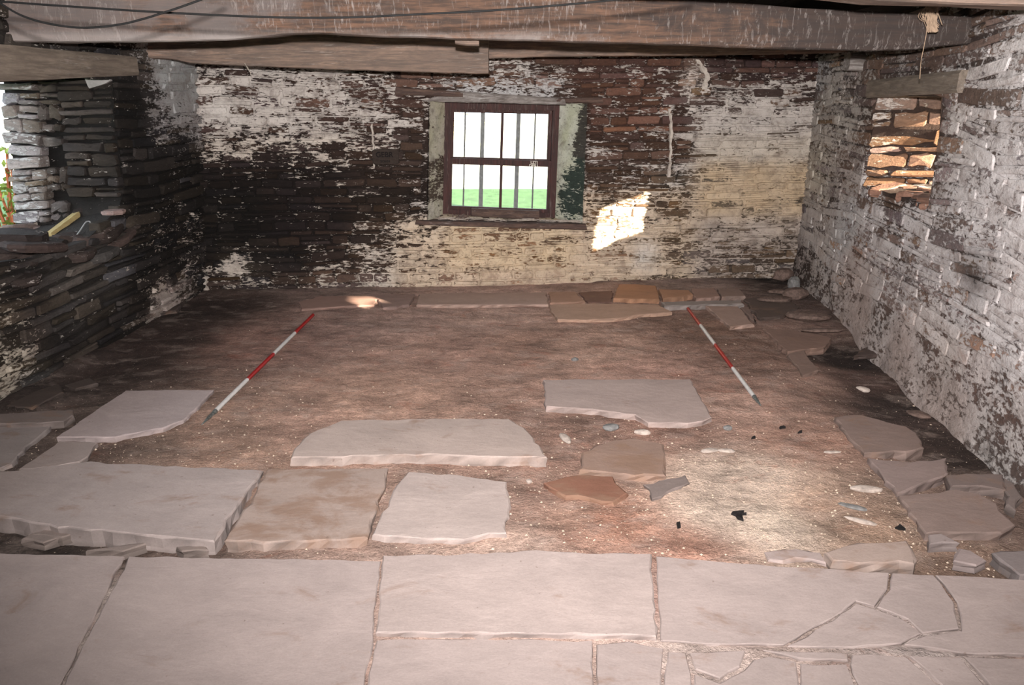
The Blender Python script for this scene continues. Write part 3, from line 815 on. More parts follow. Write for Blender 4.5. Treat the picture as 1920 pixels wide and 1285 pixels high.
# ------------------------------------------------------------------ floor
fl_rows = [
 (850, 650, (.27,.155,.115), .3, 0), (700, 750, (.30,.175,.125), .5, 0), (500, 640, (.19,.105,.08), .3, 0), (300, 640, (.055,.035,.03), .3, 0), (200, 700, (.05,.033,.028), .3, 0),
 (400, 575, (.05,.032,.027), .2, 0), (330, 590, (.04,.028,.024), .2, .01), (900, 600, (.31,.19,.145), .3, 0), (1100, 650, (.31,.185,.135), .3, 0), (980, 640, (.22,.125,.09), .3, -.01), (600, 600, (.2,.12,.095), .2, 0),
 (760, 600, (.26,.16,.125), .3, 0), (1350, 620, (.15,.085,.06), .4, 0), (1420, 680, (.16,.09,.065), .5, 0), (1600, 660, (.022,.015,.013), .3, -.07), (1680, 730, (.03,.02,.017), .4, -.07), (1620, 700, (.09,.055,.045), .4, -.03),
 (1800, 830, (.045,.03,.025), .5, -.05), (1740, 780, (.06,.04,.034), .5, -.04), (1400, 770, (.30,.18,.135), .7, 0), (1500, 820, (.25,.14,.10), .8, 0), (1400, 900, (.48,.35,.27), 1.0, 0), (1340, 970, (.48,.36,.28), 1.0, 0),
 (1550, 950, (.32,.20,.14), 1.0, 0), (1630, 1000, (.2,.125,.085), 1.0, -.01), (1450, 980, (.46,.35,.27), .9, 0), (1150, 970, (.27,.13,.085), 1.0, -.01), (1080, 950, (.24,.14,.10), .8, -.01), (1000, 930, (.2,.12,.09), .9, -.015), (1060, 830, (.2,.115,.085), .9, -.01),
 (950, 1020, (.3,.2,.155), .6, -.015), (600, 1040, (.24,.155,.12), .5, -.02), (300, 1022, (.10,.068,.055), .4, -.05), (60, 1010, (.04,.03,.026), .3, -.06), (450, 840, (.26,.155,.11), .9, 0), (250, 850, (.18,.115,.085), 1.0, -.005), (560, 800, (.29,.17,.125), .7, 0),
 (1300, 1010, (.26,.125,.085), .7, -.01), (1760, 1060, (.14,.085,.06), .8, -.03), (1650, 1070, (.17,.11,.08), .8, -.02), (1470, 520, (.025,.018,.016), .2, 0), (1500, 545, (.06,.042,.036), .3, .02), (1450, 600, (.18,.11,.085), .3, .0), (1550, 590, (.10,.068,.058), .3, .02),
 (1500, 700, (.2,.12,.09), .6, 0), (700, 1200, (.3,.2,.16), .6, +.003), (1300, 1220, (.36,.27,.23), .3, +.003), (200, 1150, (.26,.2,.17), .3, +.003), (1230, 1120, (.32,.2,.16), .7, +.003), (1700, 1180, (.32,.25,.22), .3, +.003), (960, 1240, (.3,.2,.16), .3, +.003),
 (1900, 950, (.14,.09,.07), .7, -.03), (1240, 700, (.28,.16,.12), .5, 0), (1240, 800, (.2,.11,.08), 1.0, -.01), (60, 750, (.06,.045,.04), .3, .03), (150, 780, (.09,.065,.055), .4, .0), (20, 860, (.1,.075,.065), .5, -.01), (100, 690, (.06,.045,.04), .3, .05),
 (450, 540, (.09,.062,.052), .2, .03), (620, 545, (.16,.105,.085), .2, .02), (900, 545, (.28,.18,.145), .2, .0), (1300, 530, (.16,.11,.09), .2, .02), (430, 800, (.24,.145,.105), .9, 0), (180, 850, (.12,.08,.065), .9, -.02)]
fpts = []
for px, py, c, sp, z in fl_rows:
    g = ground(px, py); fpts.append((g.x, g.y, tuple(c) + (sp, z)))
def lift(c, g):   # far earth painted paler to offset flash falloff; soot-dark edges left alone
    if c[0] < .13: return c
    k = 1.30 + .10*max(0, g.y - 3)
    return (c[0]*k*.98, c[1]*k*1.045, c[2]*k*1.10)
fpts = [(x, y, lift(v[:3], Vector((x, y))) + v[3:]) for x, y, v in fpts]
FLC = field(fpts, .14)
def relief(x, y):
    k = max(.15, min(1, (y - 2.15)/.25))
    return k*(0.010*nz(x*1.6, y*2.0) + 0.007*nz(x*5, y*6, 3) + 0.005*nz(x*14, y*20, 7) + 0.0025*nz(x*33, y*40, 1))
def floor_z(x, y):
    v = FLC([(x, y)])[0]
    return v[4] - 0.006 + relief(x, y)
NX, NY = 250, 290
xs = np.linspace(-3.25, 3.1, NX); ys = np.concatenate([np.linspace(-1.2, 1.6, 14, endpoint=False), np.linspace(1.6, 7.9, NY - 14)])
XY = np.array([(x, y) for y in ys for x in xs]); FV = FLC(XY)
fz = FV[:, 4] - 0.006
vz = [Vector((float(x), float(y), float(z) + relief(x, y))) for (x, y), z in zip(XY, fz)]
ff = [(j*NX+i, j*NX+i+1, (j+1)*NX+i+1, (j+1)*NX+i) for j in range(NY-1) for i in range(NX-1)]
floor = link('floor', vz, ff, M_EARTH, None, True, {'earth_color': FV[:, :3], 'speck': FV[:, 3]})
floor['kind'] = 'structure'

# ---- flagstones
SLABS = []
def slab(pts, z, thick, col, dirt=0.0, jit=0.005, rim=0.009, name='flagstone', parent=floor, label=None, seed=None, tilt=(0, 0), mat=None):
    rnd = random.Random(seed if seed is not None else int(pts[0][0]*7 + pts[0][1]))
    P = [ground(x, y, z) for x, y in pts]; SLABS.append(([(p.x, p.y) for p in P], z))
    col = tuple(c*k_ for c, k_ in zip(col, (.80, .765, .775)))
    cx = sum(p.x for p in P)/len(P); cy = sum(p.y for p in P)/len(P)
    out = []
    for i in range(len(P)):
        a, b = P[i], P[(i+1) % len(P)]; L = (b-a).length; n = max(1, int(L/0.045))
        nr = Vector((-(b-a).y, (b-a).x, 0)); nr = nr.normalized() if nr.length > 0 else nr
        for k in range(n):
            q = a.lerp(b, k/n)
            if k: q = q + nr * (rnd.gauss(0, jit*.7) + jit*1.6*nz(q.x*6, q.y*6, z*50))
            out.append(q)
    n = len(out); vs = []
    area = sum(out[i].x*out[(i+1) % n].y - out[(i+1) % n].x*out[i].y for i in range(n))
    if area < 0: out.reverse()
    zt_ = lambda q: z + (q.x-cx)*tilt[0] + (q.y-cy)*tilt[1]
    inn = []
    for i in range(n):
        a, b, c = out[i-1], out[i], out[(i+1) % n]
        t = (c-a); nr = Vector((-t.y, t.x, 0)).normalized(); inn.append(nr)
    for i, q in enumerate(out): vs.append(Vector((q.x, q.y, zt_(q) - thick)) - inn[i]*(-.006 + rnd.uniform(0, .006)))
    for i, q in enumerate(out): vs.append(Vector((q.x, q.y, zt_(q) - thick*.55)) - inn[i]*rnd.uniform(-.012, .008))
    for i, q in enumerate(out): vs.append(Vector((q.x, q.y, zt_(q) - rim*rnd.uniform(.3, .9))) + inn[i]*rnd.uniform(0, .002))
    for i, q in enumerate(out): vs.append(Vector((q.x, q.y, zt_(q))) + inn[i]*rim*rnd.uniform(.6, 1.5))
    fs = []
    for r_ in range(3):
        for j in range(n): k = (j+1) % n; fs.append((r_*n+j, r_*n+k, (r_+1)*n+k, (r_+1)*n+j))
    fs.append(tuple(3*n+j for j in range(n)))
    cc = np.tile(np.array(col), (len(vs), 1)); cc[:n] *= .5; cc[n:3*n] *= np.array([rnd.uniform(.5, 1.0) for _ in range(2*n)])[:, None]  # sides dirtied and darkened in colour to offset the flash they face
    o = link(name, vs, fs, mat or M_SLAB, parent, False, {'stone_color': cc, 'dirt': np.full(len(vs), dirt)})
    if label: o['label'] = label
    return o
Np = (.45, .385, .355)
near = [
 [(-350,1035),(0,1037),(234,1043),(121,1270),(22,1450),(-500,1450)],
 [(241,1043),(480,1047),(714,1052),(704,1130),(700,1190),(683,1285),(675,1450),(28,1450),(125,1270)],
 [(706,1200),(900,1197),(1111,1201),(1114,1285),(1118,1450),(680,1450),(689,1285)],
 [(1118,1208),(1180,1202),(1245,1215),(1240,1285),(1235,1450),(1122,1450)],
 [(1230,1043),(1340,1051),(1450,1061),(1668,1074),(1664,1105),(1640,1137),(1605,1127),(1560,1159),(1470,1210),(1380,1209),(1238,1202)],
 [(1605,1131),(1642,1142),(1700,1165),(1727,1188),(1690,1207),(1600,1215),(1476,1212),(1562,1163)],
 [(1672,1074),(1750,1078),(1790,1130),(1799,1179),(1730,1187),(1702,1161),(1644,1138),(1668,1105)],
 [(1754,1078),(1925,1087),(2300,1105),(2300,1240),(1920,1229),(1800,1225),(1695,1209),(1732,1191),(1803,1183),(1794,1130)],
 [(1252,1222),(1286,1224),(1297,1285),(1297,1450),(1240,1450),(1245,1285)],
 [(1292,1224),(1398,1220),(1388,1250),(1350,1273),(1303,1255)],
 [(1302,1264),(1350,1280),(1394,1256),(1412,1237),(1440,1230),(1492,1241),(1500,1285),(1503,1450),(1303,1450)],
 [(1430,1219),(1590,1224),(1591,1239),(1500,1236)],
 [(1500,1243),(1588,1246),(1603,1285),(1620,1450),(1508,1450)],
 [(1597,1227),(1700,1231),(1758,1285),(1800,1450),(1625,1450),(1609,1285),(1594,1245)],
 [(1706,1230),(1800,1231),(1848,1285),(1900,1450),(1805,1450),(1766,1285)],
 [(1806,1231),(1925,1236),(2400,1250),(2500,1450),(1905,1450),(1856,1285)]]
for i, p in enumerate(near):
    k = 1 + R.uniform(-.05, .05)
    slab(p, 0.0, .05, tuple(c*k for c in Np), -.02 if i != 3 else .05, .003, .005, seed=100+i)
slab([(718,1041),(905,1038),(1005,1030),(1100,1037),(1222,1037),(1227,1110),(1231,1193),(1050,1191),(900,1188),(704,1186),(710,1110)], .014, .06, (.48,.41,.375), -.14, .004, .007, seed=120)

T = .032
slab([(35,882),(170,864),(330,873),(494,881),(445,950),(402,1014),(330,1008),(250,1002),(130,990),(0,970),(-250,940),(-200,890)], .014, .10, (.46,.40,.37), .10, .006, .010, seed=1)
slab([(501,879),(728,877),(722,915),(706,960),(690,1008),(640,1013),(520,1018),(420,1014),(456,955)], .012, .08, (.43,.35,.30), .42, .005, .010, seed=2)
slab([(765,884),(860,890),(950,903),(956,935),(950,1000),(918,1001),(870,1014),(790,1012),(698,1002),(715,960),(742,910)], .004, .07, (.50,.43,.39), -.1, .007, .008, seed=3)
slab([(235,732),(402,731),(345,788),(306,803),(215,820),(105,820),(160,782)], .012, .07, (.50,.43,.41), -.12, .004, .008, seed=4)
slab([(110,827),(183,829),(166,856),(150,866),(60,880),(35,880)], .006, .06, (.42,.36,.33), .05, .004, .007, seed=5)
slab([(0,797),(96,797),(82,812),(60,830),(22,870),(0,878),(-150,900),(-150,800)], .008, .06, (.38,.34,.32), .05, .006, .008, seed=6)
slab([(-20,777),(60,772),(100,769),(137,768),(138,778),(120,790),(60,794),(-20,795)], .03, .05, (.26,.22,.20), .1, .006, .008, seed=7)
slab([(545,858),(560,832),(580,812),(612,800),(640,788),(800,785),(955,785),(990,808),(1012,835),(1027,858),(900,856),(800,852),(700,855)], .034, .075, (.50,.42,.37), .02, .005, .009, seed=8)
slab([(1018,712),(1100,711),(1295,711),(1315,745),(1335,783),(1318,790),(1290,794),(1215,793),(1190,778),(1110,768),(1024,762)], .016, .055, (.47,.385,.345), .02, .005, .008, seed=9)
slab([(1090,848),(1115,835),(1150,825),(1190,821),(1245,833),(1248,860),(1250,892),(1170,890),(1087,880)], .008, .05, (.33,.235,.185), .35, .005, .010, seed=10)
slab([(1018,905),(1060,893),(1150,893),(1178,925),(1150,942),(1060,932)], -.002, .04, (.27,.135,.09), .4, .012, .010, seed=11, label='reddish flagstone')
slab([(1205,908),(1285,891),(1294,905),(1222,936)], -.001, .04, (.24,.20,.18), .1, .010, .008, seed=12, label='small grey flagstone')
slab([(1545,1035),(1582,1022),(1640,1016),(1700,1013),(1712,1030),(1720,1050),(1715,1058),(1640,1057),(1560,1052)], .025, .05, (.43,.35,.30), .12, .006, .010, seed=13)
slab([(1432,1034),(1470,1028),(1540,1036),(1552,1056),(1440,1050)], -.002, .04, (.44,.37,.34), .2, .014, .012, seed=14)
slab([(1565,782),(1580,778),(1615,777),(1700,800),(1720,812),(1733,840),(1700,848),(1620,850),(1590,822)], .008, .06, (.27,.205,.175), .12, .006, .010, seed=15)
slab([(1627,858),(1660,862),(1705,866),(1775,858),(1778,888),(1700,921),(1682,925),(1652,890)], .008, .06, (.31,.245,.22), .0, .005, .010, seed=16)
slab([(1772,890),(1810,887),(1880,889),(1892,922),(1840,912),(1782,912)], .008, .05, (.23,.185,.165), .1, .005, .010, seed=17)
slab([(1683,928),(1740,924),(1790,917),(1835,925),(1870,945),(1905,985),(1880,1000),(1830,1000),(1735,1000),(1722,985)], .008, .06, (.29,.225,.195), .12, .006, .010, seed=18)
slab([(1882,896),(1900,905),(1917,930),(1905,958),(1886,945)], .008, .05, (.24,.20,.18), .0, .005, .008, seed=19)
slab([(1858,1036),(1920,1030),(2060,1030),(2080,1095),(1912,1078)], .02, .05, (.26,.23,.22), .0, .005, .008, seed=20)
slab([(1798,1027),(1820,1032),(1851,1050),(1832,1060),(1787,1052)], .02, .04, (.38,.32,.30), .0, .005, .008, seed=21)
slab([(1740,1002),(1765,1000),(1800,1018),(1742,1020)], .012, .04, (.36,.31,.29), .0, .005, .008, seed=34)
slab([(1430,616),(1470,618),(1542,628),(1560,634),(1545,652),(1510,656),(1476,660)], .008, .05, (.28,.19,.15), .1, .006, .008, seed=22)
slab([(1477,664),(1508,656),(1536,694),(1504,706)], .008, .05, (.26,.185,.15), .1, .006, .008, seed=23)
slab([(1322,573),(1384,575),(1414,608),(1369,613)], .02, .04, (.44,.32,.26), .0, .004, .008, seed=24)
slab([(1388,576),(1404,575),(1420,604),(1416,607)], .015, .04, (.27,.2,.17), .1, .005, .008, seed=35)
slab([(1030,571),(1120,569),(1235,571),(1261,585),(1200,590),(1160,597),(1100,600),(1045,599),(1034,585)], .02, .05, (.54,.37,.27), -.1, .005, .008, seed=25, label='pale orange flagstone')
slab([(785,551),(900,549),(1025,548),(1028,571),(780,572)], .02, .04, (.52,.38,.31), .0, .004, .008, seed=26)
slab([(1030,547),(1078,547),(1098,566),(1031,568)], .012, .04, (.50,.32,.23), .0, .006, .008, seed=27)
slab([(1085,548),(1148,545),(1148,567),(1102,567)], .01, .04, (.22,.13,.10), .1, .006, .008, seed=36)
slab([(1160,533),(1195,533),(1230,536),(1237,562),(1150,559)], .03, .08, (.46,.26,.155), -.05, .004, .008, seed=28, label='orange sandstone flagstone')
slab([(1235,542),(1292,544),(1300,553),(1243,560)], .045, .07, (.44,.26,.165), -.05, .004, .008, seed=29, label='orange sandstone flagstone')
slab([(1296,541),(1340,540),(1350,556),(1305,560)], .04, .07, (.38,.26,.21), .0, .006, .008, seed=30)
slab([(1344,541),(1388,541),(1398,555),(1353,557)], .04, .07, (.32,.24,.2), .0, .006, .008, seed=37)
slab([(1240,566),(1390,562),(1396,570),(1245,574)], .03, .06, (.36,.32,.29), .0, .010, .012, seed=38)
slab([(700,552),(778,551),(768,572),(718,577)], .02, .05, (.38,.27,.23), .0, .008, .010, seed=31)
slab([(560,566),(600,556),(660,554),(712,555),(702,572),(640,575),(565,580)], .018, .04, (.42,.28,.23), .0, .008, .010, seed=32)
slab([(1395,560),(1440,553),(1478,556),(1500,575),(1470,592),(1425,598)], .02, .05, (.13,.10,.085), .1, .01, .01, seed=33)
slab([(1620,652),(1650,664),(1600,668)], .0, .03, (.10,.075,.065), .1, .006, .008, seed=39)
# broken stones and packing in the trench between the two pavements
for i, p in enumerate([[(40,1010),(60,1000),(110,1008),(80,1018)], [(160,1032),(270,1016),(274,1020),(230,1034)], [(330,1025),(385,1022),(392,1032),(340,1034)], [(100,985),(140,1000),(115,1008),(50,1003)],
                       [(12,760),(60,735),(110,720),(120,735),(60,765)], [(120,722),(170,708),(185,718),(140,730)], [(20,712),(90,690),(100,700),(40,728)], [(245,572),(300,560),(352,556),(330,582),(270,592)]]):
    slab(p, (-.015 if i < 4 else .03), .04, (.30, .25, .22) if i < 4 else (.10, .08, .07), .1, .006, .008, name='packing_stone', seed=200+i)

# bed the flags: the earth dips beneath each one, and fills the joints of the near pavement flush
fco = np.empty(len(floor.data.vertices)*3); floor.data.vertices.foreach_get('co', fco); fco = fco.reshape(-1, 3)
def pip(poly, A):
    c = np.zeros(len(A), bool); n = len(poly)
    for i in range(n):
        x1, y1 = poly[i]; x2, y2 = poly[(i+1) % n]
        if y1 == y2: continue
        c ^= ((y1 > A[:, 1]) != (y2 > A[:, 1])) & (A[:, 0] < (x2-x1)*(A[:, 1]-y1)/(y2-y1) + x1)
    return c
pave = [(p.x, p.y) for p in (ground(x, y) for x, y in ((-400, 1040), (0, 1042), (700, 1052), (1222, 1044), (1450, 1066), (1925, 1092), (2400, 1112), (2500, 1450), (960, 2400), (-500, 1450)))]
m_ = pip(pave, fco); fco[m_, 2] = -.0045 + (fco[m_, 2] - fco[m_, 2].mean())*.04
for poly, z in SLABS:
    m_ = pip(poly, fco); fco[m_, 2] = np.minimum(fco[m_, 2], z - .010)
floor.data.vertices.foreach_set('co', fco.ravel()); floor.data.update()

# ---- crumbs of mortar and grit lying on the earth
b = MB(); rg = random.Random(99); cnt = 0
cand = []
while cnt < 7000:
    px, py = rg.uniform(30, 1900), rg.uniform(560, 1075)
    g = ground(px, py)
    cand.append(g); cnt += 1
fv = FLC([(g.x, g.y) for g in cand])
for g, v in zip(cand, fv):
    if rg.random() > v[3]**2.2 or abs(g.x) > 2.6: continue
    s = rg.choice((.002, .0025, .003, .0035, .004, .006)) * rg.uniform(.7, 1.2)
    z = v[4] - .006 + relief(g.x, g.y) + s*.3
    c = Vector((g.x, g.y, z)); q = rg.uniform(0, 3)
    vs = [c + Vector((cos(q + k*pi/2)*s*rg.uniform(.6, 1.3), sin(q + k*pi/2)*s*rg.uniform(.6, 1.3), 0)) for k in range(4)] + [c + Vector((0, 0, s*.8)), c - Vector((0, 0, s*.5))]
    b.add(vs, [(0, 1, 4), (1, 2, 4), (2, 3, 4), (3, 0, 4), (1, 0, 5), (2, 1, 5), (3, 2, 5), (0, 3, 5)])
o = b.build('mortar_crumbs', M_GRIT)
tag(o, 'pale crumbs of mortar and grit scattered over the earth floor', 'grit', kind='stuff')

# ---- loose stones one can point at
def loose(name, px, py, size, mat, label, rz=0.0, z=None, group=None, tilt=(0, 0), cat='stone'):
    g = ground(px, py); zz = floor_z(g.x, g.y) if z is None else z
    g = ground(px, py, zz)
    rnd = random.Random(int(px*13 + py)); bm = bmesh.new(); bmesh.ops.create_icosphere(bm, subdivisions=2, radius=.5)
    for v in bm.verts:
        k = 1 + .28*nz(v.co.x*2.6 + px, v.co.y*2.6, v.co.z*2.6)
        v.co = Vector((v.co.x*k, v.co.y*k, max(-.42, min(.42, v.co.z*k))))
    me = bpy.data.meshes.new(name); bm.to_mesh(me); bm.free(); me.materials.append(mat)
    o = bpy.data.objects.new(name, me); COL.objects.link(o)
    o.scale = size; o.rotation_euler = (tilt[0], tilt[1], rz); o.location = (g.x, g.y, zz + size[2]*.34)
    return tag(o, label, cat, group)
loose('cobble', 1146, 806, (.10, .06, .04), M_PEBG, 'smooth blue-grey cobble on the earth just in front of the far right flagstone', .3)
loose('stone_chip', 1060, 826, (.045, .12, .03), M_PEBW, 'pale narrow stone chip standing between the long pale flagstone and the grey cobble', .35)
loose('pebble', 1364, 806, (.05, .04, .03), M_PEBG, 'small grey-green pebble in front of the right end of the far right flagstone', .2)
loose('quartz_lump', 1330, 847, (.09, .045, .02), M_PEBW, 'left of two pale whitish lumps lying side by side on the right of the floor', .1)
loose('quartz_lump', 1362, 848, (.09, .035, .02), M_PEBW, 'right of two pale whitish lumps lying side by side on the right of the floor', -.1)
loose('stone_chip', 1205, 814, (.09, .045, .03), M_PEBW, 'pale chip touching the back of the brown half-round flagstone', .0)
loose('pebble', 992, 906, (.028, .028, .024), M_PEBW, 'small round white pebble beside the square pale flagstone')
loose('stone_chip', 1624, 921, (.15, .05, .03), M_PEBW, 'flat pale stone half sunk in reddish earth on the right', -.1)
loose('pebble', 1618, 734, (.09, .045, .035), M_PEBW, 'pale pebble in the dark hollow along the right wall', -.7)
loose('stone_chip', 1722, 780, (.14, .09, .03), M_PEBB, 'brown stone chip at the foot of the right wall', -.7)
loose('stone_chip', 1030, 765, (.06, .025, .015), M_PEBW, 'sliver of white stone below the left end of the far right flagstone', 0)
loose('pebble', 1078, 677, (.05, .04, .03), M_PEBG, 'grey pebble alone in the middle of the earth floor', 0)
loose('stone_chip', 1600, 954, (.12, .035, .02), M_PEBG, 'narrow grey chip on the reddish earth left of the right-hand paving', -.5)
loose('stone_chip', 1614, 980, (.13, .03, .02), M_PEBW, 'narrow pale chip above the slab at the bottom right', -.5)
loose('stone_chip', 1560, 850, (.09, .02, .015), M_PEBW, 'thin white sliver on the earth left of the right-hand paving', 0)
# rubble in the far right corner
loose('rubble_stone', 1468, 524, (.20, .15, .13), M_PEBB, 'round grey-brown stone in the dark far right corner', .2, .05)
loose('rubble_stone', 1488, 541, (.12, .10, .14), M_PEBG, 'small upright grey stone against the foot of the right wall corner', .1, .02)
loose('rubble_stone', 1462, 551, (.22, .13, .05), M_PEBB, 'flat dark stone below the round one in the far right corner', .0, .0)
loose('rubble_stone', 1492, 560, (.26, .16, .12), M_PEBB, 'craggy brown stone at the foot of the right wall near the corner', .4, .01)
loose('rubble_stone', 1516, 600, (.34, .18, .08), M_PEBB, 'smooth domed brown stone beside the right wall', -.1, .02)
loose('rubble_stone', 1452, 566, (.30, .16, .06), M_PEBB, 'flat brown stone in front of the far right corner rubble', .1, .01)
loose('rubble_stone', 1540, 622, (.30, .07, .03), M_PEBB, 'long thin stone reaching the right wall above the dark hollow', .0, .04)
# charcoal and leaf scraps
def scrap(px, py, pts, label, s=1.0):
    g = ground(px, py); z = floor_z(g.x, g.y) + .004; b = MB(); n = len(pts)
    b.add([Vector((g.x + x*s, g.y + y*s, z)) for x, y in pts] + [Vector((g.x + x*s*.95, g.y + y*s*.95, z + .008 + .004*(i % 3))) for i, (x, y) in enumerate(pts)],
          [tuple(range(n, 2*n))] + [(i, (i+1) % n, n + (i+1) % n, n+i) for i in range(n)])
    tag(b.build('charcoal_scrap', M_DARK), label, 'scrap')
sh = [(-.03, .01), (-.015, -.005), (-.012, -.03), (.008, -.045), (.014, +.003), (.034, +.003), (.02, .012), (.03, .028), (.004, .018), (-.02, .026)]
scrap(1385, 967, sh, 'large ragged black scrap on the pale mortar patch', 1.0)
scrap(1272, 985, [(-.008, -.02), (.008, -.015), (.01, .015), (-.004, .025)], 'small upright black scrap left of the pale mortar patch', .9)
scrap(1687, 988, [(-.02, +.003), (.02, -.016), (.008, .018), (-.004, .012)], 'triangular black scrap near the right-hand paving', .9)
scrap(1413, 822, [(-.02, -.008), (.015, +.003), (.01, .01), (-.008, .014)], 'small black scrap below the tip of the right ranging rod', .7)
scrap(1467, 804, [(-.02, -.008), (.02, +.003), (.01, .01), (-.014, .014)], 'black flake right of the tip of the right ranging rod', .9)
scrap(1500, 812, [(-.02, -.01), (.015, +.003), (.016, .01), (-.002, .014)], 'black flake close to the nearest right-hand flagstone', .8)

# ------------------------------------------------------------------ ranging rods
def rod(px0, py0, px1, py1, tipx, tipy, label):
    a = ground(px0, py0, .014); bq = ground(px1, py1, .014); c = ground(tipx, tipy, .004)
    t = (bq - a); root = empty('ranging_rod', a)
    tag(root, label, 'ranging rod', 'two red and white ranging rods lying on the earth')
    loc = lambda p: p - a
    r = .0125
    for k in range(4):
        p0 = a + t*(k/4); p1 = a + t*((k+1)/4)
        MB().tube([loc(p0), loc(p1)], r, 14, False).build('rod_section', M_RED if k % 2 == 0 else M_WHITE, root, True)
    d = t.normalized()
    cc = bq + d*(c - bq).length
    L = (c - bq).length
    MB().tube([loc(bq), loc(bq + d*L*.06), loc(bq + d*L*.08), loc(bq + d*L*.5), loc(bq + d*L*.58), loc(bq + d*L)], [r*1.02, r*1.02, r*.8, r*.8, r*.62, .002], 12).build('metal_tip', M_TIP, root, True)
rod(587, 591, 404, 771, 380, 800, 'red and white ranging rod with a dark point, the left of the two')
rod(1290, 579, 1414, 744, 1431, 764, 'red and white ranging rod with a steel point, the right of the two')

# ------------------------------------------------------------------ beams
def beam(name, bottom, top, Y, depth, mat, label, cat='beam', n=70, bow=0.0, slope=0.0):
    """bottom, top: measured edges of the near face, as photo points at distance Y"""
    def edge(pts):
        P = [at_depth(x, y, Y + slope*(x-960)) for x, y in pts]
        X = [p.x for p in P]; Z = [p.z for p in P]; return lambda q: float(np.interp(q, X, Z)), X[0], X[-1]
    fb, x0, x1 = edge(bottom); ft = edge(top)[0] if not isinstance(top, float) else (lambda q: top)
    b = MB(); rows = 6; ring = []
    for i in range(n+1):
        x = x0 + (x1-x0)*i/n; zb = fb(x) + .004*nz(x*9, Y); zt2 = ft(x)
        Yb = Y + slope*F/(cP*Y)*x*0.0
        pr = []
        for k in range(rows+1):
            z = zb + (zt2-zb)*k/rows; bulge = .012*nz(x*1.2, z*5, Y) + .005*nz(x*14, z*4, Y)
            edge_in = .012 if k == 0 or k == rows else 0
            pr.append(Vector((x, Yb + edge_in + bulge, z)))
        pr.append(Vector((x, Yb + depth, zt2))); pr.append(Vector((x, Yb + depth, zb + .01*nz(x*3, 4)))); pr.append(Vector((x, Yb + .03, zb - .006)))
        ring.append(pr)
    m = len(ring[0]); fs = []
    for r_ in ring: b.v += r_
    for i in range(n):
        for k in range(m): l = (k+1) % m; fs.append((i*m+k, i*m+l, (i+1)*m+l, (i+1)*m+k))
    fs.append(tuple(range(m-1, -1, -1))); fs.append(tuple(n*m+k for k in range(m)))
    b.f = fs
    # origin on the beam
    o = b.build(name, mat, None, False)
    return tag(o, label, cat)
b1b = [(-140, 76), (0, 75), (120, 77), (250, 76), (360, 75), (430, 72), (520, 64), (560, 61), (610, 60), (660, 64), (700, 66), (850, 71), (960, 73), (1200, 80), (1450, 88), (1640, 93), (1700, 92), (1780, 84), (1850, 79)]
b1t = [(-140, -60), (1100, -60), (1300, -6), (1340, 0), (1500, 15), (1700, 24), (1850, 34)]
main_beam = beam('ceiling_beam', b1b, b1t, 4.5, .17, M_BEAM, 'long limewashed timber beam nearest the camera, scarred with short cuts', n=110)
b2b = [(60, 90), (150, 97), (200, 103), (275, 107), (330, 111), (360, 118), (450, 122), (600, 128), (750, 133), (860, 136), (916, 137)]
b2t = [(60, 66), (916, 56)]
beam('ceiling_beam', b2b, b2t, 6.0, .16, M_BEAM2, 'pale plank-like timber beam ending above the window, behind the long beam')
beam('ceiling_beam', [(905, 109), (1000, 105), (1100, 104), (1250, 103), (1400, 101), (1520, 99), (1592, 97)], [(905, 66), (1592, 70)], 6.35, .10, M_BEAM2, 'thin pale timber above the right half of the back wall')
beam('timber_block', [(1592, 131), (1624, 133)], [(1592, 98), (1624, 98)], 6.15, .12, M_GREYWOOD, 'short grey block end jutting from the right wall under the long beam', 'block', n=4)
beam('timber_wedge', [(853, 80), (880, 84), (898, 84)], [(853, 46), (898, 46)], 4.69, .05, M_BEAM2, 'small wooden wedge hanging below the long beam left of the window', 'wedge', n=4)
# nearer beam, only its lower edge shows at the top right
beam('ceiling_beam', [(300, -60), (1500, -16), (1690, 0), (1800, 4), (1990, 9)], [(300, -140), (1990, -140)], 3.4, .2, M_BEAM2, 'nearest beam, only its pale lower edge shows at the top right corner', n=20)
# whitewash scars on the beam are carried by the material; a dark iron strap end
# timbers over the openings
def wall_timber(name, pl, quad, d0, d1, mat, label, cat='lintel', n=14):
    """quad: bottom-left, bottom-right, top-right, top-left photo points on the wall face at depth d1"""
    q = [pl.pix(x, y, d1) for x, y in quad]; b = MB(); m = 8
    for i in range(n+1):
        t = i/n
        bu = q[0][0]*(1-t) + q[1][0]*t; bv = q[0][1]*(1-t) + q[1][1]*t; tu = q[3][0]*(1-t) + q[2][0]*t; tv = q[3][1]*(1-t) + q[2][1]*t
        w = .004*nz(t*9, bv*3); h = .15
        L = lambda k: (bu + (tu-bu)*k, bv + (tv-bv)*k)
        for (k, d) in ((0, d0), (-.01, (d0+d1)/2), (0, d1 - .01), (h, d1 + w), (.5, d1 + w*1.5), (1-h, d1 - w), (1, d1 - .01), (1, d0)):
            u, v = L(k); b.v.append(pl.p(u, v + w, d))
    for i in range(n):
        for k in range(m): l = (k+1) % m; b.f.append((i*m+k, i*m+l, (i+1)*m+l, (i+1)*m+k))
    b.f.append(tuple(range(m-1, -1, -1))); b.f.append(tuple(n*m+k for k in range(m)))
    return tag(b.build(name, mat), label, cat)
wall_timber('timber_lintel', RW, [(1622, 184), (1792, 174), (1800, 131), (1626, 151)], -.25, .035, M_LINTEL, 'short greenish-grey timber lintel over the small opening in the right wall')
wall_timber('timber_lintel', RW, [(1636, 181), (1764, 178), (1764, 165), (1636, 168)], -.72, -.26, M_LINTEL, 'inner timber lintel spanning the depth of the small right opening')
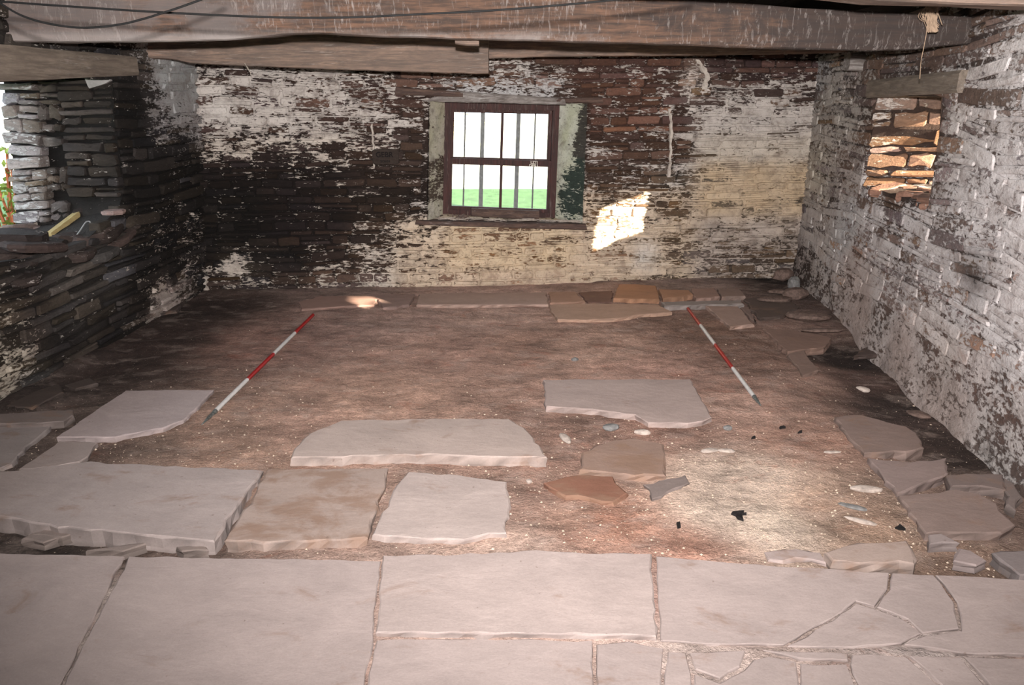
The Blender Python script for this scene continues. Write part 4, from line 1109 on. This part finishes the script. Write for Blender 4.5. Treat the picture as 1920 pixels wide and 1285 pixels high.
wall_timber('timber_lintel', LW, [(-330, 168), (262, 141), (256, 106), (-330, 52)], -.30, .05, M_LINTEL, 'wide grey-brown timber lintel over the broken opening in the left wall')
wall_timber('timber_lintel', LW, [(-330, 170), (235, 144), (235, 110), (-330, 58)], -.84, -.34, M_LINTEL, 'outer timber lintel behind the wide one over the left opening')
wall_timber('timber_lintel', BW, [(792, 190), (1062, 197), (1058, 184), (850, 170)], -.26, .03, M_GREYWOOD, 'silvery split timber lintel directly above the window')
wall_timber('timber_plank', BW, [(740, 178), (868, 182), (868, 172), (742, 163)], -.02, .045, M_SILL, 'brown plank end built into the wall up and left of the window', 'plank')
wall_timber('timber_plank', BW, [(1040, 192), (1132, 194), (1128, 182), (1042, 184)], -.02, .03, M_SILL, 'thin brown plank built into the wall up and right of the window', 'plank')
wall_timber('window_board', BW, [(778, 422), (1101, 432), (1099, 421), (780, 414)], -WD + .0, .05, M_SILL, 'worn dusty wooden board under the window, strewn with dry stalks', 'window board')

# ------------------------------------------------------------------ window
win = empty('window_1', BW.p((wk[0][0]+wk[1][0])/2, wk[2][1], -WD)); win['kind'] = 'structure'
wo = Vector(win.location)
def wp(s, t, d):      # s across 0..1, t down 0..1, on the racked frame
    a = Vector(wk[0]).lerp(Vector(wk[1]), s); c = Vector(wk[3]).lerp(Vector(wk[2]), s); p = a.lerp(c, t)
    return BW.p(p.x, p.y, d) - wo
def wbox(s0, t0, s1, t1, d0, d1):
    b = MB(); b.box8([wp(s0, t1, d0), wp(s1, t1, d0), wp(s1, t1, d1), wp(s0, t1, d1), wp(s0, t0, d0), wp(s1, t0, d0), wp(s1, t0, d1), wp(s0, t0, d1)]); return b
def merge(bs):
    m = MB()
    for x in bs: m.add(x.v, x.f)
    return m
D = -WD
merge([wbox(0, 0, 1, .075, D-.09, D+.02), wbox(0, .955, 1, 1.0, D-.09, D+.02), wbox(0, .075, .055, .955, D-.09, D+.02), wbox(.945, .075, 1, .955, D-.09, D+.02)]).build('window_frame', M_FRAME, win)
def sash(s0, t0, s1, t1, st_, rt, rb_, d0, d1, bar):
    s = merge([wbox(s0, t0, s1, t0+rt, d0, d1), wbox(s0, t1-rb_, s1, t1, d0, d1), wbox(s0, t0+rt, s0+st_, t1-rb_, d0, d1), wbox(s1-st_, t0+rt, s1, t1-rb_, d0, d1)]).build('sash', M_FRAME, win)
    wbox(bar-.011, t0+rt, bar+.011, t1-rb_, d0+.005, d1-.005).build('glazing_bar', M_FRAME, s)
    for a, c in ((s0+st_, bar-.011), (bar+.011, s1-st_)):
        wbox(a, t0+rt, c, t1-rb_, (d0+d1)/2-.002, (d0+d1)/2+.002).build('pane', M_GLASS, s)
sash(.055, .075, .945, .535, .03, .03, .045, D-.075, D-.035, .508)
sash(.055, .50, .945, .955, .022, .052, .03, D-.032, D+.008, .508)
# guard bars fixed outside
for s_c, w in ((.188, .014), (.345, .034), (.665, .034), (.815, .014)):
    b = MB(); n = 10
    b.tube([wp(s_c, .03, D-.17), wp(s_c, .98, D-.17)], w*.55, n) if w < .015 else merge([]).v
    if w >= .015: b = wbox(s_c-w/2*1.05, .02, s_c+w/2*1.05, .99, D-.19, D-.165)
    b.build('guard_bar', M_BARG, win)
def text(name, body, size, frame_pt, xdir, ydir, mat, parent):
    c = bpy.data.curves.new(name, 'FONT'); c.body = body; c.size = size; c.extrude = .0006; c.align_x = 'CENTER'; c.align_y = 'CENTER'
    c.materials.append(mat); c.offset = size*.02
    o = bpy.data.objects.new(name, c); COL.objects.link(o)
    x = xdir.normalized(); z = x.cross(ydir).normalized(); y = z.cross(x)
    M = Matrix((x, y, z)).transposed().to_4x4(); M.translation = frame_pt
    o.matrix_world = M
    if parent: o.parent = parent; o.matrix_parent_inverse = Matrix.Identity(4)
    return o
xd = wp(1, .5, D) - wp(0, .5, D); yd = wp(.5, 0, D) - wp(.5, 1, D)
text('lettering', 'LZTI', .034, wp(.795, .517, D+.0095), xd, yd, M_TEXTW, win)
text('lettering', 'DESU', .034, wp(.790, .545, D+.0095), xd, yd, M_TEXTW, win)
# stamped block left of the window
su, sv = BW.pix(721, 290)
t_ = text('lettering', 'GEBR', .062, BW.p(su, sv, .036), BW.U, BW.V, M_TEXTD, wall_back)
t2_ = text('lettering', 'SOHN', .030, BW.p(su + .005, sv - .055, .036), BW.U, BW.V, M_TEXTD, wall_back)
rs_ = random.Random(3)
vs, fs, c_, a_ = make_stone(BW, su-.105, su+.125, sv-.085, sv+.05, .034, 0, 0, rs_, rough=.3)
link('stone', vs, fs, M_WALL, wall_back, False, const_attr(len(vs), (.036, .026, .021), lm=-.3))

# reveals of the window: limewashed with green algae; inner jambs
def reveal(i, j, rows, name):
    a0, a1 = Vector(wf[i]), Vector(wf[j]); c0, c1 = Vector(wk[i]), Vector(wk[j]); n, m = 26, 8; b = MB(); A = []
    for x in range(n+1):
        for y in range(m+1):
            p = a0.lerp(a1, x/n).lerp(c0.lerp(c1, x/n), y/m); d = -WD*y/m
            cen = Vector(((wf[0][0]+wf[1][0])/2, p.y)); k = .012 + .010*nz(x*.7, y*.9, i*5)
            off = (cen - p); off = off.normalized()*k if off.length else off
            b.v.append(BW.p(p.x + off.x, p.y, d)); t = x/n; 
            A.append(rows(t, y/m))
    for x in range(n):
        for y in range(m): q = x*(m+1) + y; b.f.append((q, q+1, q+m+2, q+m+1))
    A = np.array(A)
    b.build(name, M_WALL, wall_back, True, {'stone_color': A[:, :3], 'lime_color': A[:, 3:6], 'lime': A[:, 6]})
def rowsR(t, y):      # t: 0 top .. 1 bottom ; y: 0 at wall face .. 1 at frame
    al = .5 + .5*nz(t*5, y*4, 3)
    lc = np.array((.60, .60, .54))*(1-al*.6) + np.array((.30, .33, .12))*al*.6
    lm = max(.1, min(.95, .5 + (y - .50)*2.2 + (.48 - t)*1.5 + .7*nz(t*7, y*3, 1))) if t < .92 else .6
    sc = (.030, .042, .034) if t > .45 else (.05, .045, .038)
    return tuple(sc) + tuple(lc) + (lm,)
def rowsL(t, y):
    al = .5 + .5*nz(t*5, y*4, 9)
    lc = np.array((.60, .55, .48))*(1-al*.5) + np.array((.34, .34, .12))*al*.5
    lm = .9 if t < .5 else (.45 if t < .85 else .9)
    return (.08, .055, .04) + tuple(lc) + (lm,)
reveal(1, 2, rowsR, 'window_reveal'); reveal(0, 3, rowsL, 'window_reveal')

# board leaning at the foot of the window and litter on the window board
def face_box(pl, quad, d0, d1, name, mat, label, cat, parent=None):
    q = [pl.pix(x, y, d1) for x, y in quad]
    b = MB(); b.box8([pl.p(*q[0], d1), pl.p(*q[1], d1), pl.p(*q[1], d0), pl.p(*q[0], d0), pl.p(*q[3], d1), pl.p(*q[2], d1), pl.p(*q[2], d0), pl.p(*q[3], d0)])
    bm = bmesh.new(); 
    for v in b.v: bm.verts.new(v)
    bm.verts.ensure_lookup_table()
    for f in b.f: bm.faces.new([bm.verts[i] for i in f])
    bmesh.ops.recalc_face_normals(bm, faces=bm.faces); bmesh.ops.bevel(bm, geom=bm.edges[:], offset=.004, segments=1, affect='EDGES')
    me = bpy.data.meshes.new(name); bm.to_mesh(me); bm.free(); me.materials.append(mat)
    o = bpy.data.objects.new(name, me); COL.objects.link(o)
    if parent: o.parent = parent
    return tag(o, label, cat) if label else o
face_box(BW, [(884, 406), (1011, 413), (1012, 396), (884, 391)], -.16, -.11, 'loose_board', M_SILL, 'short brown board lying along the foot of the window', 'board')
b = MB(); rl = random.Random(31)
for i in range(70):
    px = rl.uniform(815, 1085); dd = rl.uniform(-.08, .035); u, v = BW.pix(px, 417 + (px-940)*.02, .0)
    a = BW.p(u, v + .012 + rl.random()*.012, dd); an = rl.gauss(0, .35); L = rl.uniform(.04, .2)
    c = a + BW.U*cos(an)*L + Vector((0, 0, rl.uniform(-.006, .006))) + BW.N*sin(an)*L*.4
    b.tube([a, (a+c)/2 + Vector((0, 0, .004)), c], rl.uniform(.0012, .0032), 4)
tag(b.build('dry_stalks', M_DRYLEAF), 'grey dry stalks strewn along the window board', 'stalks', kind='stuff')
u, v = BW.pix(868, 410, -.05)
b = MB()
for i in range(26):
    a = BW.p(u + rl.gauss(0, .03), v + rl.uniform(-.02, .03), -.05 + rl.gauss(0, .02)); d = Vector((rl.gauss(0, 1), rl.gauss(0, .5), rl.gauss(0, .5))).normalized()*rl.uniform(.03, .07)
    b.tube([a, a + d*.5 + Vector((0, 0, .01)), a + d], [.004, .006, .002], 5)
tag(b.build('leaf_litter', M_PEBB), 'dark clump of dead leaves at the left end of the window board', 'leaf litter', kind='stuff')

# ------------------------------------------------------------------ timbers and bar in the left opening
def bar_between(name, p0, p1, w, h, mat, label, cat, roll=0.2):
    a = at_depth(*p0); c = at_depth(*p1); t = (c-a).normalized(); s = t.cross(Vector((0, 0, 1))).normalized(); n = s.cross(t)
    s, n = s*cos(roll) + n*sin(roll), n*cos(roll) - s*sin(roll)
    b = MB(); P = []
    for q in (a, c): P.append([q - s*w/2 - n*h/2, q + s*w/2 - n*h/2, q + s*w/2 + n*h/2, q - s*w/2 + n*h/2])
    b.add(P[0] + P[1], [(3, 2, 1, 0), (4, 5, 6, 7), (0, 1, 5, 4), (1, 2, 6, 5), (2, 3, 7, 6), (3, 0, 4, 7)])
    return tag(b.build(name, mat), label, cat)
bar_between('timber_stake', (92, 444, 5.20), (168, 386, 5.68), .055, .045, M_NEWWOOD, 'clean yellow sawn stake sticking out of the broken left opening', 'stake')
bar_between('timber_offcut', (97, 470, 4.98), (136, 444, 5.25), .06, .03, M_NEWWOOD, 'pale sawn offcut below the yellow stake in the left opening', 'offcut')
bar_between('stick', (55, 425, 5.5), (98, 407, 5.7), .022, .02, M_DRYLEAF, 'pale dead stick on the outer edge of the left opening', 'stick')
hk = [at_depth(131, 458, 5.05), at_depth(148, 436, 5.15), at_depth(160, 418, 5.22), at_depth(165, 415, 5.24), at_depth(169, 416, 5.24), at_depth(170, 420, 5.23)]
tag(MB().tube(smooth_curve(hk, 4), .0045, 6).build('metal_hook', M_STEEL, smooth=True), 'thin grey metal rod with a hooked end beside the yellow stake', 'hook')

# ------------------------------------------------------------------ cables, straw and twine under the beam
c1 = [at_depth(x, y, 3.0) for x, y in ((-160, -6), (0, 3), (100, 10), (300, 23), (500, 32), (640, 33), (800, 26), (960, 17), (1150, 0), (1300, -20))]
c2 = [at_depth(x, y, 2.9) for x, y in ((-60, -34), (0, 6), (45, 31), (100, 46), (160, 52), (230, 45), (300, 26), (375, 0), (420, -20))]
tag(MB().tube(smooth_curve(c1), .0036, 8).build('electric_cable', M_CABLE, smooth=True), 'long black cable sagging across the top of the near beam', 'cable')
tag(MB().tube(smooth_curve(c2), .0036, 8).build('electric_cable', M_CABLE, smooth=True), 'short black cable hanging in a loop at the top left', 'cable')
rl = random.Random(8); b = MB(); Ys = 4.30
for i in range(60):
    x = rl.gauss(1747, 3.5); a = at_depth(x, rl.uniform(3, 12), Ys); m1 = at_depth(x + rl.gauss(-3, 5), rl.uniform(18, 32), Ys + rl.uniform(-.03, .02)); e = at_depth(1749 + rl.gauss(0, 6), rl.uniform(46, 62), Ys + rl.uniform(-.02, .02))
    b.tube(smooth_curve([a, m1, e], 3), rl.uniform(.0008, .003), 4)
for i in range(46):
    x = rl.uniform(1742, 1754); b.tube([at_depth(x - rl.uniform(-1, 1), 28, Ys), at_depth(x + (x-1748)*.5, rl.uniform(55, 61), Ys - .01)], rl.uniform(.002, .004), 5)
b.tube([at_depth(1747, 2, Ys), at_depth(1748, 12, Ys)], [.014, .012], 8)
for k in range(5):
    b.tube(smooth_curve([at_depth(1746, 8, Ys), at_depth(1735 - k*3, 14 + k*3, Ys), at_depth(1733 - k*1.5, 26 + k*3, Ys), at_depth(1728 + k*4, 37 + k, Ys)], 4), .0012, 4)
tag(b.build('straw_tuft', M_STRAW), 'frayed tuft of straw hanging from the beam at the top right', 'straw')
tw = [at_depth(1742, 20, 4.28), at_depth(1739, 50, 4.27), at_depth(1733, 85, 4.27), at_depth(1727, 115, 4.27), at_depth(1724.5, 148, 4.27)]
tag(MB().tube(smooth_curve(tw, 5), .0020, 5).build('twine', M_STRAW), 'single pale strand of twine hanging below the straw tuft', 'twine')
tag(MB().tube([at_depth(459, 119, 5.95), at_depth(470, 137, 5.9)], .004, 5).build('twig', M_DRYLEAF), 'little twig poking down below the pale plank beam, upper left', 'twig')

# ------------------------------------------------------------------ outside
def ground_sheet(name, x0, x1, y0, y1, z, mat, kind='structure', amp=.03, n=40):
    vs = [Vector((x0 + (x1-x0)*i/n, y0 + (y1-y0)*j/n, z + amp*nz(i*.9, j*.9))) for j in range(n+1) for i in range(n+1)]
    o = link(name, vs, [(j*(n+1)+i, j*(n+1)+i+1, (j+1)*(n+1)+i+1, (j+1)*(n+1)+i) for j in range(n) for i in range(n)], mat, None, True)
    o['kind'] = kind; return o
ground_sheet('lawn', -30, 30, 8.0, 15.6, -.05, M_GRASS)
ground_sheet('meadow', -60, 60, 15.4, 80, -.07, M_MEADOW)
ground_sheet('ground_outside', -30, -3.6, -12, 8.1, -.08, M_GRASS)
ground_sheet('yard', 3.2, 30, -12, 8.1, -.12, M_MEADOW)

def bush(name, c, size, mat, label, cat, n=500, leaf=.05, stems=8, stem_mat=None, seed=1, group=None):
    r_ = random.Random(seed); root = empty(name, c); tag(root, label, cat, group); b = MB(); s = MB()
    for i in range(stems):
        e = Vector((r_.gauss(0, size[0]*.3), r_.gauss(0, size[1]*.3), size[2]*r_.uniform(.6, 1)))
        s.tube(smooth_curve([Vector((r_.gauss(0, .05), r_.gauss(0, .05), 0)), e*.5 + Vector((r_.gauss(0, .06), 0, 0)), e], 4), [.014]*9 if False else .011, 5)
    for i in range(n):
        q = Vector((r_.gauss(0, .33)*size[0], r_.gauss(0, .33)*size[1], size[2]*min(1, abs(r_.gauss(.62, .25)))))
        a = Vector((r_.gauss(0, 1), r_.gauss(0, 1), r_.gauss(0, 1))).normalized()*leaf*r_.uniform(.5, 1); t = a.cross(Vector((r_.gauss(0, 1), r_.gauss(0, 1), r_.gauss(0, 1)))).normalized()*leaf*.4
        b.add([q-a, q+t, q+a, q-t], [(0, 1, 2, 3)])
    b.build('foliage', mat, root); s.build('stems', stem_mat or M_STEM, root)
    return root
bush('bramble', Vector((-4.02, 6.28, -.08)), (.36, .36, 1.35), M_LEAF, 'red-stemmed weeds growing outside the broken left opening', 'plant', 380, .045, 16, M_STEM, 2)
bush('shrub', Vector((-5.6, 7.0, -.08)), (1.6, 1.2, 2.2), M_LEAF, 'pale green shrub behind the weeds outside the left opening', 'shrub', 900, .08, 8, M_STEM, 3)
bush('shrub', Vector((-2.6, 27, -.08)), (3.0, 2.0, 2.6), M_AUTUMN, 'pale yellow shrub far beyond the lawn, seen in the left window panes', 'shrub', 600, .10, 8, M_STEM, 4)
